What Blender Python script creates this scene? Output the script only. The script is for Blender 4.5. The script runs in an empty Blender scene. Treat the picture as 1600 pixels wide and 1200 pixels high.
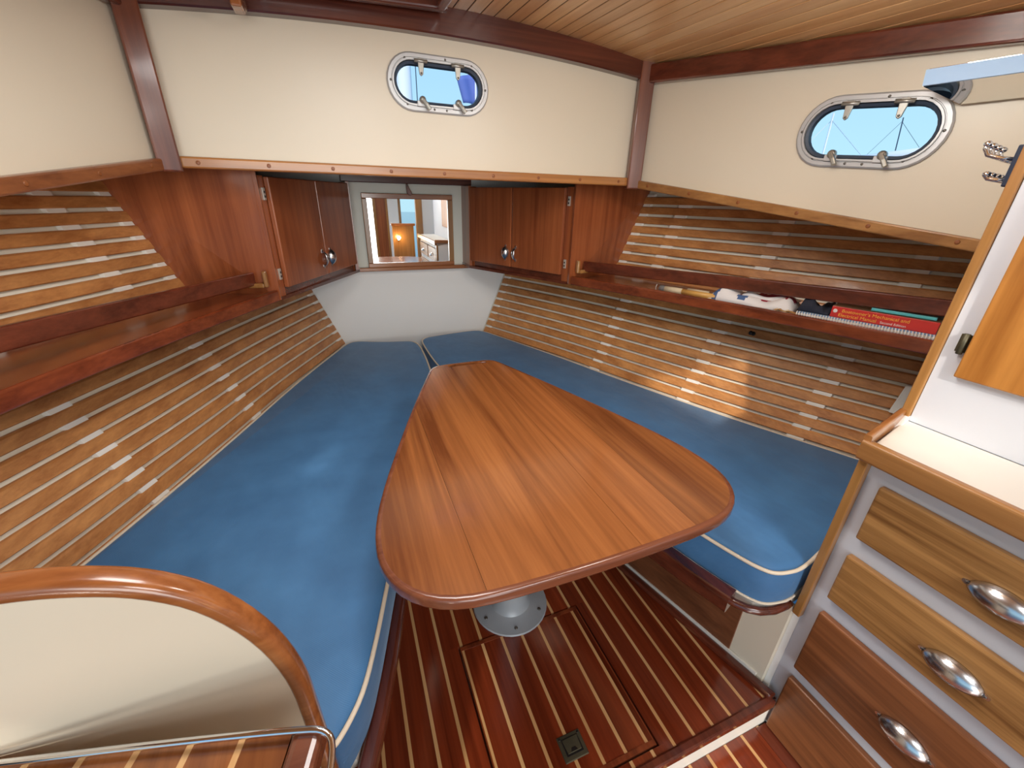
import bpy, bmesh, math, random
from mathutils import Vector, Matrix
random.seed(7)
sc = bpy.context.scene
col = sc.collection

# ------------------------------------------------------------------ camera
def cam_axes(yaw, pit, roll):
    f = Vector((math.sin(yaw)*math.cos(pit), math.cos(yaw)*math.cos(pit), math.sin(pit)))
    r = Vector((math.cos(yaw), -math.sin(yaw), 0)); u = r.cross(f)
    return (math.cos(roll)*r+math.sin(roll)*u, -math.sin(roll)*r+math.cos(roll)*u, f)
r_, u_, f_ = cam_axes(math.radians(22.186), math.radians(-24.244), math.radians(1.43))
cd = bpy.data.cameras.new('camera'); co = bpy.data.objects.new('camera', cd); col.objects.link(co)
cd.sensor_width = 36.0; cd.lens = 643.7*36/1600; cd.clip_start = .01; cd.clip_end = 500
m = Matrix((r_, u_, -f_)).transposed().to_4x4(); m.translation = Vector((-.362, 0, 1.2)); co.matrix_world = m
sc.camera = co

# ------------------------------------------------------------------ world and light
w = bpy.data.worlds.new('world'); sc.world = w; w.use_nodes = True
nt = w.node_tree; nt.nodes.clear()
out = nt.nodes.new('ShaderNodeOutputWorld'); bg = nt.nodes.new('ShaderNodeBackground')
tc = nt.nodes.new('ShaderNodeTexCoord'); sx = nt.nodes.new('ShaderNodeSeparateXYZ'); rp = nt.nodes.new('ShaderNodeValToRGB')
nt.links.new(tc.outputs['Generated'], sx.inputs[0]); nt.links.new(sx.outputs['Z'], rp.inputs[0])
e = rp.color_ramp.elements
e[0].position = 0.0; e[0].color = (.50, .80, .94, 1)
e[1].position = .6; e[1].color = (.20, .45, .86, 1)
nt.links.new(rp.outputs[0], bg.inputs[0]); bg.inputs[1].default_value = 1.0
nt.links.new(bg.outputs[0], out.inputs[0])

def area(name, loc, target, sx_, sy_, power, color):
    l = bpy.data.lights.new(name, 'AREA'); l.shape = 'RECTANGLE'; l.size = sx_; l.size_y = sy_
    l.energy = power; l.color = color
    o = bpy.data.objects.new(name, l); col.objects.link(o); o.location = loc
    o.rotation_euler = (Vector(target)-Vector(loc)).to_track_quat('-Z', 'Y').to_euler()
    return o
# daylight pouring in through the companionway behind the photographer
area('companionway_daylight', (.15, -.95, 1.80), (.15, -.2, .3), .62, .66, 14, (1.0, .98, .95))
area('hatch_daylight', (-.237, .66, 1.655), (-.237, .66, 0), .40, .50, 8, (1.0, .98, .95))
area('saloon_daylight', (-.45, -4.2, .95), (.1, 1.5, 1.1), 2.6, 1.9, 92, (1.0, .965, .91))
sun = bpy.data.lights.new('sun', 'SUN'); sun.energy = 1.9; sun.angle = .035; sun.color = (1, .93, .82)
so = bpy.data.objects.new('sun', sun); col.objects.link(so)
so.rotation_euler = Vector((.50, 1.0, -.62)).to_track_quat('-Z', 'Y').to_euler()
sc.view_settings.view_transform = 'Standard'; sc.view_settings.look = 'None'
sc.view_settings.exposure = 0.2; sc.view_settings.gamma = 1.0; sc.view_settings.use_curve_mapping = False

# ------------------------------------------------------------------ materials
def srgb(r, g, b):
    f = lambda c: (c/255/12.92) if c/255 <= .04045 else ((c/255+.055)/1.055)**2.4
    return (f(r), f(g), f(b), 1)
def base(name):
    mt = bpy.data.materials.new(name); mt.use_nodes = True
    return mt, mt.node_tree, mt.node_tree.nodes['Principled BSDF']
def plain(name, c, rough=.5, metal=0, coat=0, bump=0, bscale=40, var=0, trans=0):
    mt, t, b = base(name)
    b.inputs['Base Color'].default_value = c; b.inputs['Roughness'].default_value = rough
    b.inputs['Metallic'].default_value = metal; b.inputs['Coat Weight'].default_value = coat
    b.inputs['Transmission Weight'].default_value = trans
    L = t.links
    tcn = t.nodes.new('ShaderNodeTexCoord')
    n = t.nodes.new('ShaderNodeTexNoise'); n.inputs['Scale'].default_value = bscale; n.inputs['Detail'].default_value = 4
    L.new(tcn.outputs['Object'], n.inputs['Vector'])
    if bump:
        bp = t.nodes.new('ShaderNodeBump'); bp.inputs['Strength'].default_value = bump; bp.inputs['Distance'].default_value = .004
        L.new(n.outputs['Fac'], bp.inputs['Height']); L.new(bp.outputs[0], b.inputs['Normal'])
    if var:
        n2 = t.nodes.new('ShaderNodeTexNoise'); n2.inputs['Scale'].default_value = bscale*.15; n2.inputs['Detail'].default_value = 3
        L.new(tcn.outputs['Object'], n2.inputs['Vector'])
        rr = t.nodes.new('ShaderNodeValToRGB')
        rr.color_ramp.elements[0].position = .3; rr.color_ramp.elements[1].position = .7
        rr.color_ramp.elements[0].color = tuple(x*(1-var) for x in c[:3])+(1,)
        rr.color_ramp.elements[1].color = tuple(min(1, x*(1+var)) for x in c[:3])+(1,)
        L.new(n2.outputs['Fac'], rr.inputs[0]); L.new(rr.outputs[0], b.inputs['Base Color'])
    return mt
def wood(name, dark, light, axis='Y', rough=.35, coat=.3, grain=1.0, vary=.25, figure=.0):
    mt, t, b = base(name); L = t.links; N = t.nodes
    tcn = N.new('ShaderNodeTexCoord'); oi = N.new('ShaderNodeObjectInfo')
    mp = N.new('ShaderNodeMapping')
    s = {'X': (1.2, 26, 26), 'Y': (26, 1.2, 26), 'Z': (26, 26, 1.2)}[axis]
    mp.inputs['Scale'].default_value = tuple(x*grain for x in s)
    ml = N.new('ShaderNodeMath'); ml.operation = 'MULTIPLY'; ml.inputs[1].default_value = 37
    L.new(oi.outputs['Random'], ml.inputs[0])
    va = N.new('ShaderNodeVectorMath'); va.operation = 'ADD'
    L.new(tcn.outputs['Object'], mp.inputs[0]); L.new(mp.outputs[0], va.inputs[0]); L.new(ml.outputs[0], va.inputs[1])
    n1 = N.new('ShaderNodeTexNoise'); n1.inputs['Scale'].default_value = 1; n1.inputs['Detail'].default_value = 7
    n1.inputs['Roughness'].default_value = .62; n1.inputs['Distortion'].default_value = .35+figure
    L.new(va.outputs[0], n1.inputs['Vector'])
    mp2 = N.new('ShaderNodeMapping'); mp2.inputs['Scale'].default_value = tuple(7 if x > 2 else 3 for x in s)
    L.new(va.outputs[0], mp2.inputs[0])
    n2 = N.new('ShaderNodeTexNoise'); n2.inputs['Scale'].default_value = 1; n2.inputs['Detail'].default_value = 2
    L.new(mp2.outputs[0], n2.inputs['Vector'])
    mx = N.new('ShaderNodeMath'); mx.operation = 'MULTIPLY_ADD'; mx.inputs[1].default_value = .22
    L.new(n2.outputs['Fac'], mx.inputs[0]); 
    mm = N.new('ShaderNodeMath'); mm.operation = 'MULTIPLY_ADD'; mm.inputs[1].default_value = 1.0; mm.inputs[2].default_value = -.11
    L.new(n1.outputs['Fac'], mm.inputs[0]); L.new(mm.outputs[0], mx.inputs[2])
    rr = N.new('ShaderNodeValToRGB'); rr.color_ramp.elements[0].position = .32; rr.color_ramp.elements[1].position = .68
    rr.color_ramp.elements[0].color = dark; rr.color_ramp.elements[1].color = light
    L.new(mx.outputs[0], rr.inputs[0])
    hs = N.new('ShaderNodeHueSaturation')
    mr = N.new('ShaderNodeMapRange'); mr.inputs['To Min'].default_value = 1-vary; mr.inputs['To Max'].default_value = 1+vary
    L.new(oi.outputs['Random'], mr.inputs[0]); L.new(mr.outputs[0], hs.inputs['Value']); L.new(rr.outputs[0], hs.inputs['Color'])
    L.new(hs.outputs[0], b.inputs['Base Color'])
    b.inputs['Roughness'].default_value = rough; b.inputs['Coat Weight'].default_value = coat; b.inputs['Coat Roughness'].default_value = .12
    bp = N.new('ShaderNodeBump'); bp.inputs['Strength'].default_value = .06; bp.inputs['Distance'].default_value = .002
    L.new(mx.outputs[0], bp.inputs['Height']); L.new(bp.outputs[0], b.inputs['Normal'])
    return mt

M = {}
M['cream'] = plain('cream_paint', srgb(222, 211, 190), .38, bump=.02, bscale=9, var=.02)
M['white'] = plain('white_paint', srgb(243, 242, 238), .42, bump=.02, bscale=9)
M['dimwhite'] = plain('dimmed_cool_white', srgb(214, 217, 224), .42, bump=.02, bscale=9)  # bluish white, darkened to offset the strong light on locker and drawer cabinet
M['pale'] = plain('pale_green_white_paint', srgb(226, 228, 216), .45)
M['liner'] = plain('hull_liner_paint', srgb(238, 232, 214), .55)
M['spacer'] = plain('white_spacer_paint', srgb(240, 236, 226), .5)
M['laminate'] = plain('cream_laminate', srgb(226, 222, 212), .35)
M['slat'] = wood('slat_teak', srgb(168, 106, 56), srgb(214, 150, 88), 'Y', .45, .12, 1.0, .10)
M['mahog'] = wood('dark_mahogany', srgb(70, 31, 23), srgb(108, 56, 40), 'X', .25, .5, .8, .08)
M['mahogY'] = wood('dark_mahogany_long', srgb(72, 30, 20), srgb(112, 54, 36), 'Y', .22, .6, .8, .08)
M['mahogZ'] = wood('dark_mahogany_upright', srgb(88, 44, 30), srgb(132, 74, 48), 'Z', .3, .4, .8, .08)
M['oakX'] = wood('honey_wood_cross', srgb(138, 84, 40), srgb(184, 126, 70), 'X', .3, .4, .8, .06)
M['oakY'] = wood('honey_wood_long', srgb(132, 86, 44), srgb(180, 130, 76), 'Y', .3, .4, .8, .06)
M['midY'] = wood('mid_brown_trim', srgb(112, 62, 36), srgb(158, 98, 58), 'Y', .3, .4, .8, .06)
M['oakZ'] = wood('honey_wood_upright', srgb(134, 88, 44), srgb(182, 132, 74), 'Z', .3, .3, .8, .06)
M['cabZ'] = wood('cabinet_mahogany', srgb(126, 62, 32), srgb(174, 98, 56), 'Z', .3, .35, .7, .07)
M['shelf'] = wood('shelf_mahogany', srgb(92, 38, 20), srgb(144, 70, 38), 'Y', .25, .5, .7, .05)
M['ceil'] = wood('ceiling_pine', srgb(200, 144, 90), srgb(232, 186, 130), 'Y', .35, .25, .5, .09)
M['teak'] = wood('floor_teak', srgb(92, 34, 16), srgb(138, 58, 30), 'Y', .16, .7, .9, .13)
M['holly'] = wood('floor_holly', srgb(196, 146, 92), srgb(222, 178, 124), 'Y', .25, .5, .9, .05)
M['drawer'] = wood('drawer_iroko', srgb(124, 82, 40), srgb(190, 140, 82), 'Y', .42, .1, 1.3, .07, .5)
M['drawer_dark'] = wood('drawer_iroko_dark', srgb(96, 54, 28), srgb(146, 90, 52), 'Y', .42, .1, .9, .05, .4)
M['locker'] = wood('locker_door_oak', srgb(150, 92, 34), srgb(194, 132, 62), 'Z', .4, .15, .5, .05, .6)
M['table'] = wood('table_mahogany', srgb(108, 58, 28), srgb(164, 102, 54), 'Y', .24, .5, .55, .16, .5)
M['edging'] = wood('table_edging', srgb(96, 50, 32), srgb(138, 82, 56), 'X', .25, .5, .6, .05)
M['cap'] = wood('cap_teak', srgb(128, 70, 34), srgb(178, 112, 62), 'X', .22, .6, .7, .05)
M['panel_brown'] = wood('berth_front_ply', srgb(92, 52, 30), srgb(140, 86, 54), 'Y', .45, .1, .6, .05)
M['metal'] = plain('brushed_steel', (.62, .62, .63, 1), .24, 1.0)
M['chrome'] = plain('chrome', (.75, .75, .76, 1), .08, 1.0)
M['alu'] = plain('portlight_aluminium', srgb(190, 190, 190), .4, .35)
M['alu_dark'] = plain('portlight_hardware', srgb(170, 168, 160), .35, .7)
M['gasket'] = plain('dark_gasket', srgb(62, 74, 90), .45)
M['screw'] = plain('screw_head', srgb(120, 116, 110), .4, .8)
M['pedestal'] = plain('grey_pedestal_paint', srgb(160, 166, 172), .42, .15, bump=.02, bscale=200)
M['bronze'] = plain('weathered_bronze', srgb(84, 80, 62), .5, .5, bump=.15, bscale=120, var=.2)
M['black'] = plain('black_plastic', srgb(26, 24, 24), .4)
M['dark'] = plain('dark_backing_and_shade', srgb(40, 28, 26), .8)
M['navy'] = plain('navy_plate', srgb(30, 42, 66), .4)
M['hinge'] = plain('nickel_hinge', srgb(206, 202, 190), .35, .5)
M['piping'] = plain('cream_piping', srgb(232, 216, 192), .8, bump=.3, bscale=260)
M['plug'] = plain('wood_plug', srgb(136, 78, 38), .4)
M['lens'] = None
mt, t, b = base('mirror_silver'); b.inputs['Base Color'].default_value = (.9, .91, .9, 1); b.inputs['Metallic'].default_value = 1; b.inputs['Roughness'].default_value = .01
M['mirror'] = mt
mt, t, b = base('window_glass'); b.inputs['Base Color'].default_value = (.97, .99, 1, 1); b.inputs['Roughness'].default_value = 0.0
b.inputs['Transmission Weight'].default_value = 1; b.inputs['IOR'].default_value = 1.01
M['glass'] = mt
def cloth_mat(name, c1, c2):
    mt, t, b = base(name); L = t.links; N = t.nodes
    tcn = N.new('ShaderNodeTexCoord')
    wv = N.new('ShaderNodeTexWave'); wv.inputs['Scale'].default_value = 160; wv.bands_direction = 'DIAGONAL'
    L.new(tcn.outputs['Object'], wv.inputs['Vector'])
    n = N.new('ShaderNodeTexNoise'); n.inputs['Scale'].default_value = 9; n.inputs['Detail'].default_value = 4
    L.new(tcn.outputs['Object'], n.inputs['Vector'])
    rr = N.new('ShaderNodeValToRGB'); rr.color_ramp.elements[0].color = c1; rr.color_ramp.elements[1].color = c2
    rr.color_ramp.elements[0].position = .3; rr.color_ramp.elements[1].position = .7
    L.new(n.outputs['Fac'], rr.inputs[0]); L.new(rr.outputs[0], b.inputs['Base Color'])
    mp = N.new('ShaderNodeMapping'); mp.inputs['Scale'].default_value = (5, 2.2, 5); mp.inputs['Rotation'].default_value = (0, 0, .9)
    L.new(tcn.outputs['Object'], mp.inputs[0])
    n2 = N.new('ShaderNodeTexNoise'); n2.inputs['Scale'].default_value = 1.6; n2.inputs['Detail'].default_value = 3
    L.new(mp.outputs[0], n2.inputs['Vector'])
    b1 = N.new('ShaderNodeBump'); b1.inputs['Strength'].default_value = .35; b1.inputs['Distance'].default_value = .03
    L.new(n2.outputs['Fac'], b1.inputs['Height'])
    b2 = N.new('ShaderNodeBump'); b2.inputs['Strength'].default_value = .12; b2.inputs['Distance'].default_value = .002
    L.new(wv.outputs['Fac'], b2.inputs['Height']); L.new(b1.outputs[0], b2.inputs['Normal']); L.new(b2.outputs[0], b.inputs['Normal'])
    b.inputs['Roughness'].default_value = .62; b.inputs['Sheen Weight'].default_value = .25; b.inputs['Sheen Tint'].default_value = (.6, .75, .9, 1)
    return mt
M['blue'] = cloth_mat('blue_canvas', srgb(62, 112, 160), srgb(72, 126, 176))
def em(name, c, s):
    mt, t, b = base(name); b.inputs['Base Color'].default_value = c
    b.inputs['Emission Color'].default_value = c; b.inputs['Emission Strength'].default_value = s
    return mt
M['lens'] = em('blue_lens_sky_glow', srgb(160, 190, 222), .16)  # faint emission put in for sky reflected on the front
M['bulb'] = em('warm_bulb', (1, .62, .25, 1), 14)

# ------------------------------------------------------------------ mesh helpers
def ob(name, v, f, mat, parent=None, smooth=False, bev=0, seg=2, kind=None):
    me = bpy.data.meshes.new(name); me.from_pydata([tuple(p) for p in v], [], f); me.validate()
    bm = bmesh.new(); bm.from_mesh(me); bmesh.ops.remove_doubles(bm, verts=bm.verts, dist=1e-6); bmesh.ops.recalc_face_normals(bm, faces=bm.faces); bm.to_mesh(me); bm.free()
    me.materials.append(mat if not isinstance(mat, str) else M[mat])
    if smooth:
        for p in me.polygons: p.use_smooth = True
    o = bpy.data.objects.new(name, me); col.objects.link(o)
    if bev:
        b = o.modifiers.new('bevel', 'BEVEL'); b.width = bev; b.segments = seg; b.limit_method = 'ANGLE'; b.angle_limit = .6
    if parent: adopt(o, parent)
    if kind: o['kind'] = kind
    return o
def worldloc(o):
    p = Vector(o.location)
    return p + (worldloc(o.parent)-0*p if False else Vector((0, 0, 0)))
def adopt(o, parent):
    o.parent = parent
    loc = parent.get('_w'); loc = Vector(loc) if loc is not None else Vector((0, 0, 0))
    o.matrix_parent_inverse = Matrix.Translation(-loc)
def thing(name, loc, label, cat, group=None):
    o = bpy.data.objects.new(name, None); col.objects.link(o); o.location = loc; o.empty_display_size = .05
    o['label'] = label; o['category'] = cat; o['_w'] = list(loc)
    if group: o['group'] = group
    return o
def tag(o, label, cat, group=None):
    o['label'] = label; o['category'] = cat
    if group: o['group'] = group
    return o
def st(o, label=None, cat=None):
    o['kind'] = 'structure'
    if label: o['label'] = label
    if cat: o['category'] = cat
    return o
BF = [(0, 3, 2, 1), (4, 5, 6, 7), (0, 1, 5, 4), (1, 2, 6, 5), (2, 3, 7, 6), (3, 0, 4, 7)]
def boxv(x0, x1, y0, y1, z0, z1):
    return [(x0, y0, z0), (x1, y0, z0), (x1, y1, z0), (x0, y1, z0), (x0, y0, z1), (x1, y0, z1), (x1, y1, z1), (x0, y1, z1)]
def box(name, x0, x1, y0, y1, z0, z1, mat, parent=None, bev=0, **k):
    return ob(name, boxv(x0, x1, y0, y1, z0, z1), BF, mat, parent, bev=bev, **k)
def frame_box(name, c, a, b_, n, la, lb, ln, mat, parent=None, bev=0, **k):
    """box centred at c with half sizes along unit axes a,b,n"""
    c, a, b_, n = map(Vector, (c, a, b_, n)); v = []
    for sz in (-1, 1):
        for sxx, syy in ((-1, -1), (1, -1), (1, 1), (-1, 1)):
            v.append(c+a*la*sxx+b_*lb*syy+n*ln*sz)
    return ob(name, v, BF, mat, parent, bev=bev, **k)
def prism(name, pts, ext, mat, parent=None, bev=0, **k):
    pts = [Vector(p) for p in pts]; ext = Vector(ext); n = len(pts)
    v = pts+[p+ext for p in pts]
    f = [tuple(range(n))[::-1], tuple(range(n, 2*n))]+[(i, (i+1) % n, n+(i+1) % n, n+i) for i in range(n)]
    return ob(name, v, f, mat, parent, bev=bev, **k)
def sweep_data(path, prof, up=(0, 0, 1), closed=False):
    path = [Vector(p) for p in path]; up = Vector(up); n = len(path); k = len(prof); v = []; f = []
    for i, p in enumerate(path):
        a = path[i-1] if (i > 0 or closed) else path[i]
        c = path[(i+1) % n] if (i < n-1 or closed) else path[i]
        t = (c-a).normalized(); s = t.cross(up)
        s = s.normalized() if s.length > 1e-6 else Vector((1, 0, 0)); u = s.cross(t)
        for (x, y) in prof: v.append(p+s*x+u*y)
    for i in range(n if closed else n-1):
        j = (i+1) % n
        for q in range(k): f.append((i*k+q, i*k+(q+1) % k, j*k+(q+1) % k, j*k+q))
    if not closed: f += [tuple(range(k))[::-1], tuple(range((n-1)*k, n*k))]
    return v, f
def sweep(name, path, prof, mat, parent=None, up=(0, 0, 1), closed=False, smooth=False, bev=0, **k):
    v, f = sweep_data(path, prof, up, closed); return ob(name, v, f, mat, parent, smooth=smooth, bev=bev, **k)
def circ(r, n=8, ry=None): return [(r*math.cos(2*math.pi*i/n), (ry or r)*math.sin(2*math.pi*i/n)) for i in range(n)]
def tube(name, path, r, mat, parent=None, n=8, up=(0, 0, 1), closed=False, **k):
    return sweep(name, path, circ(r, n), mat, parent, up, closed, smooth=True, **k)
def rrect(w, h, r, n=4):
    p = []
    for cx, cy, a0 in ((w/2-r, h/2-r, 0), (-w/2+r, h/2-r, 90), (-w/2+r, -h/2+r, 180), (w/2-r, -h/2+r, 270)):
        for i in range(n+1):
            a = math.radians(a0+90*i/n); p.append((cx+r*math.cos(a), cy+r*math.sin(a)))
    return p
def lathe(name, c, prof, mat, parent=None, n=32, axis=(0, 0, 1), smooth=True, **k):
    c = Vector(c); ax = Vector(axis).normalized()
    a = ax.orthogonal().normalized(); b_ = ax.cross(a); v = []; f = []; kk = len(prof)
    for i in range(n):
        th = 2*math.pi*i/n; d = a*math.cos(th)+b_*math.sin(th)
        for r, z in prof: v.append(c+d*r+ax*z)
    for i in range(n):
        j = (i+1) % n
        for q in range(kk-1): f.append((i*kk+q, j*kk+q, j*kk+q+1, i*kk+q+1))
    f.append(tuple(i*kk for i in range(n))[::-1]); f.append(tuple(i*kk+kk-1 for i in range(n)))
    return ob(name, v, f, mat, parent, smooth=smooth, **k)
def smooth_edges(o, ang=.7):
    for p in o.data.polygons: p.use_smooth = True
    try: o.data.set_sharp_from_angle(angle=ang)
    except Exception: pass
    return o
def stadium(w, h, n=12):
    r = h/2; s = w/2-r; p = []
    for i in range(n+1): a = -math.pi/2+math.pi*i/n; p.append((s+r*math.cos(a), r*math.sin(a)))
    for i in range(n+1): a = math.pi/2+math.pi*i/n; p.append((-s+r*math.cos(a), r*math.sin(a)))
    return p
def wall_hole(name, outer, hole, ext, mat):
    bm = bmesh.new(); es = []
    for loop in (outer, hole):
        vs = [bm.verts.new(p) for p in loop]
        es += [bm.edges.new((vs[i], vs[(i+1) % len(vs)])) for i in range(len(vs))]
    bmesh.ops.triangle_fill(bm, use_beauty=True, use_dissolve=False, edges=es)
    r = bmesh.ops.extrude_face_region(bm, geom=list(bm.faces))
    bmesh.ops.translate(bm, vec=Vector(ext), verts=[g for g in r['geom'] if isinstance(g, bmesh.types.BMVert)])
    bmesh.ops.recalc_face_normals(bm, faces=bm.faces)
    me = bpy.data.meshes.new(name); bm.to_mesh(me); bm.free(); me.materials.append(M[mat])
    o = bpy.data.objects.new(name, me); col.objects.link(o); return o
def catmull(ys, xs, y):
    for i in range(len(ys)-1):
        if y <= ys[i+1] or i == len(ys)-2: break
    def tan(j):
        if j == 0: return (xs[1]-xs[0])/(ys[1]-ys[0])
        if j == len(ys)-1: return (xs[-1]-xs[-2])/(ys[-1]-ys[-2])
        return (xs[j+1]-xs[j-1])/(ys[j+1]-ys[j-1])
    h = ys[i+1]-ys[i]; t = (y-ys[i])/h
    return ((2*t**3-3*t**2+1)*xs[i]+(t**3-2*t**2+t)*h*tan(i)+(-2*t**3+3*t**2)*xs[i+1]+(t**3-t**2)*h*tan(i+1))
HY = [-.2, .3, .65, .98, 1.35, 1.87, 2.4, 2.7]; HX = [1.50, 1.315, 1.155, .995, .838, .632, .388, .25]
def X0(y): return catmull(HY, HX, y)
KH = .40
def hx(y, z): return X0(y)+KH*(z-.43)          # inner face of the hull slats
def lin(a, b_, n): return [a+(b_-a)*i/(n-1) for i in range(n)]
SIDE = ((-1, 'port'), (1, 'starboard'))
TH = math.radians(15); TD = Vector((math.sin(TH), -math.cos(TH), 0)); TN = Vector((-math.cos(TH), -math.sin(TH), 0))
def trunk(s_, d, z, inset=0):                   # point on the cabin trunk side: s_ side sign, d distance aft of the corner
    p = Vector((.79, 1.55, 0))+TD*d+TN*inset
    return Vector((s_*p.x, p.y, z))
def trimz(d): return 1.252-.139*d
def ceilz(x, y): return 1.712-.09*x*x-.04*(1.55-y)
def bulk_y(x): return .383+.225*(x-.555)        # starboard bulkhead, front face

# ------------------------------------------------------------------ the setting: hull sides with slats
GAP = [.474+.0418*k for k in range(-2, 19)]
for s_, nm in SIDE:
    ys = lin(.42 if s_ < 0 else .55, 2.398, 18); zs = (.30, .7, 1.1, 1.30); v = []; f = []
    for y in ys:
        for z in zs: v.append((s_*(hx(y, z)+.017), y, z))
    for i in range(len(ys)-1):
        for j in range(3): f.append((i*4+j, (i+1)*4+j, (i+1)*4+j+1, i*4+j+1))
    wall = st(ob('wall_'+nm, v, f, 'liner', smooth=True))
    wall['_w'] = [0, 0, 0]
    for k in range(len(GAP)-1):
        z0, z1 = GAP[k]+.0056, GAP[k+1]-.0056
        if z1 < .405: continue
        up = z0 > .86
        ya = .43 if s_ < 0 else bulk_y(1.22)+.02
        yf = 1.740 if up else 2.372
        if up:                                    # clear of the sloping side deck
            ya = max(ya, 1.55-(1.252-z1-.004)/.139*.966)
        n = 14; v = []; f = []
        for y in lin(ya, yf, n):
            for dx, z in ((0, z0+.003), (0, z1-.003), (.004, z1), (.0115, z1), (.0115, z0), (.004, z0)):
                v.append((s_*(hx(y, z)+dx), y, z))
        for i in range(n-1):
            for q in range(6): f.append((i*6+q, i*6+(q+1) % 6, (i+1)*6+(q+1) % 6, (i+1)*6+q))
        f += [tuple(range(6)), tuple(range((n-1)*6, n*6))]
        ob('slat', v, f, 'slat', wall)
        # white packing pieces in the gap above this slat, at each frame
        zc0, zc1 = GAP[k+1]-.0056, GAP[k+1]+.0056
        for yr in ((1.62, 1.19, .81) if not up else (1.55, 1.16, .77)):
            if yr < ya+.03 or yr > yf-.02: continue
            h = .024; v = []
            for dx in (.004, .016):
                for yy, zz in ((yr-h, zc0), (yr+h, zc0), (yr+h, zc1), (yr-h, zc1)): v.append((s_*(hx(yy, zz)+dx), yy, zz))
            ob('spacer', v, BF, 'spacer', wall)
        h0 = yf-.035; v = []
        for dx in (.004, .016):
            for yy, zz in ((h0, zc0), (yf-.002, zc0), (yf-.002, zc1), (h0, zc1)): v.append((s_*(hx(yy, zz)+dx), yy, zz))
        ob('spacer', v, BF, 'spacer', wall)

for s_, nm in SIDE:                               # outer hull skin
    v = []; f = []; ys = lin(-.6 if s_ < 0 else .60, 2.66, 16)
    for y in ys:
        for z in (-.5, .1, .7, 1.34): v.append((s_*max(.05, hx(y, z)+.05), y, z))
    for i in range(15):
        for j in range(3): a = i*4+j; f.append((a, a+4, a+5, a+1))
    f += [(60+j, 61+j, len(v)+j+1, len(v)+j) for j in range(3)]
    v += [(0, 2.66, z) for z in (-.5, .1, .7, 1.34)]
    st(ob('wall_hull_'+nm, v, f, 'dark'))
st(prism('floor_bilge', [(-1.4, -.6, -.5), (1.4, -.6, -.5), (.3, 2.66, -.5), (-.3, 2.66, -.5)], (0, 0, .01), 'dark'))
for s_, nm in SIDE:                               # side decks above
    st(prism('ceiling_deck_'+nm, [trunk(s_, -.02, 1.30, -.035), trunk(s_, 1.9, 1.04, -.035), (s_*1.95, trunk(s_, 1.9, 0).y, 1.04), (s_*1.45, 1.57, 1.30)], (0, 0, .02), 'dark'))

# forward bulkhead behind the berth
fw = st(prism('wall_front', [(-.80, 2.40, .0), (.80, 2.40, .0), (1.0, 2.40, 1.30), (-1.0, 2.40, 1.30)], (0, .02, 0), 'white'))
fw['_w'] = [0, 0, 0]
box('mirror_panel', -.34, .34, 2.392, 2.40, .848, 1.255, 'pale', fw)
box('ledge', -.34, .34, 2.355, 2.40, .828, .848, 'cap', fw, bev=.004)
bmz = st(box('trim_1', -.32, .33, 2.335, 2.375, 1.255, 1.297, 'mahog', bev=.004))
# deck undersides
st(prism('ceiling_forward', [(-1.20, 1.566, 1.296), (1.20, 1.566, 1.296), (.95, 2.44, 1.296), (-.95, 2.44, 1.296)], (0, 0, .02), 'dark'))  # dark colour stands in for the shade above the cabinets
for s_, nm in SIDE:
    v = []; f = []; ds = lin(0, 1.25, 8)
    for d in ds:
        a = trunk(s_, d, trimz(d)+.004, -.012); z = a.z
        v += [a, (s_*(hx(a.y, z)+.03), a.y, z), (s_*(hx(a.y, z)+.03), a.y, z+.015), a+Vector((0, 0, .015))]
    for i in range(7):
        for q in range(4): f.append((i*4+q, i*4+(q+1) % 4, i*4+4+(q+1) % 4, i*4+4+q))
    st(ob('ceiling_'+nm, v, f, 'liner'))

# cabin trunk walls, with oval holes for the portlights
zt = 1.70
P0 = Vector((0, 1.565, 1.522)); ph = [(P0.x+x, 1.565, P0.z+z) for x, z in stadium(.290, .118)]
outer = [(-.80, 1.565, 1.262), (.80, 1.565, 1.262)]+[(x, 1.565, ceilz(x, 1.56)+.004) for x in lin(.80, -.80, 9)]
st(wall_hole('wall_front_upper', outer, ph, (0, .025, 0), 'cream'))
PSC = Vector((.981, .838, 1.383)); tilt = math.radians(-4.5)
pu = TD*math.cos(tilt)+Vector((0, 0, math.sin(tilt))); pv = -TD*math.sin(tilt)+Vector((0, 0, math.cos(tilt)))
for s_, nm in SIDE:
    L = 1.95
    outer = [trunk(s_, 0, trimz(0)+.012), trunk(s_, L, trimz(L)+.012)]
    for d in lin(L, 0, 9):
        p = trunk(s_, d, 0); outer.append(Vector((p.x, p.y, ceilz(p.x, p.y)+.004)))
    ext = Vector((-s_*TN.x, -TN.y, 0))*.025
    if s_ > 0: o = wall_hole('wall_starboard_upper', outer, [PSC+pu*x+pv*z for x, z in stadium(.300, .134)], ext, 'cream')
    else: o = prism('wall_port_upper', outer, ext, 'cream')
    st(o)
# posts in the trunk corners
for i, (s_, nm) in enumerate(SIDE):
    a = Vector((s_*.94, -.34, 0)).normalized(); n = Vector((s_*.34, .94, 0)).normalized()
    c = Vector((s_*.768, 1.536, 1.46))
    st(frame_box('trim_%d' % (2+i), c, a, (0, 0, 1), n, .027, .215, .02, 'mahogZ', bev=.005))
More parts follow.
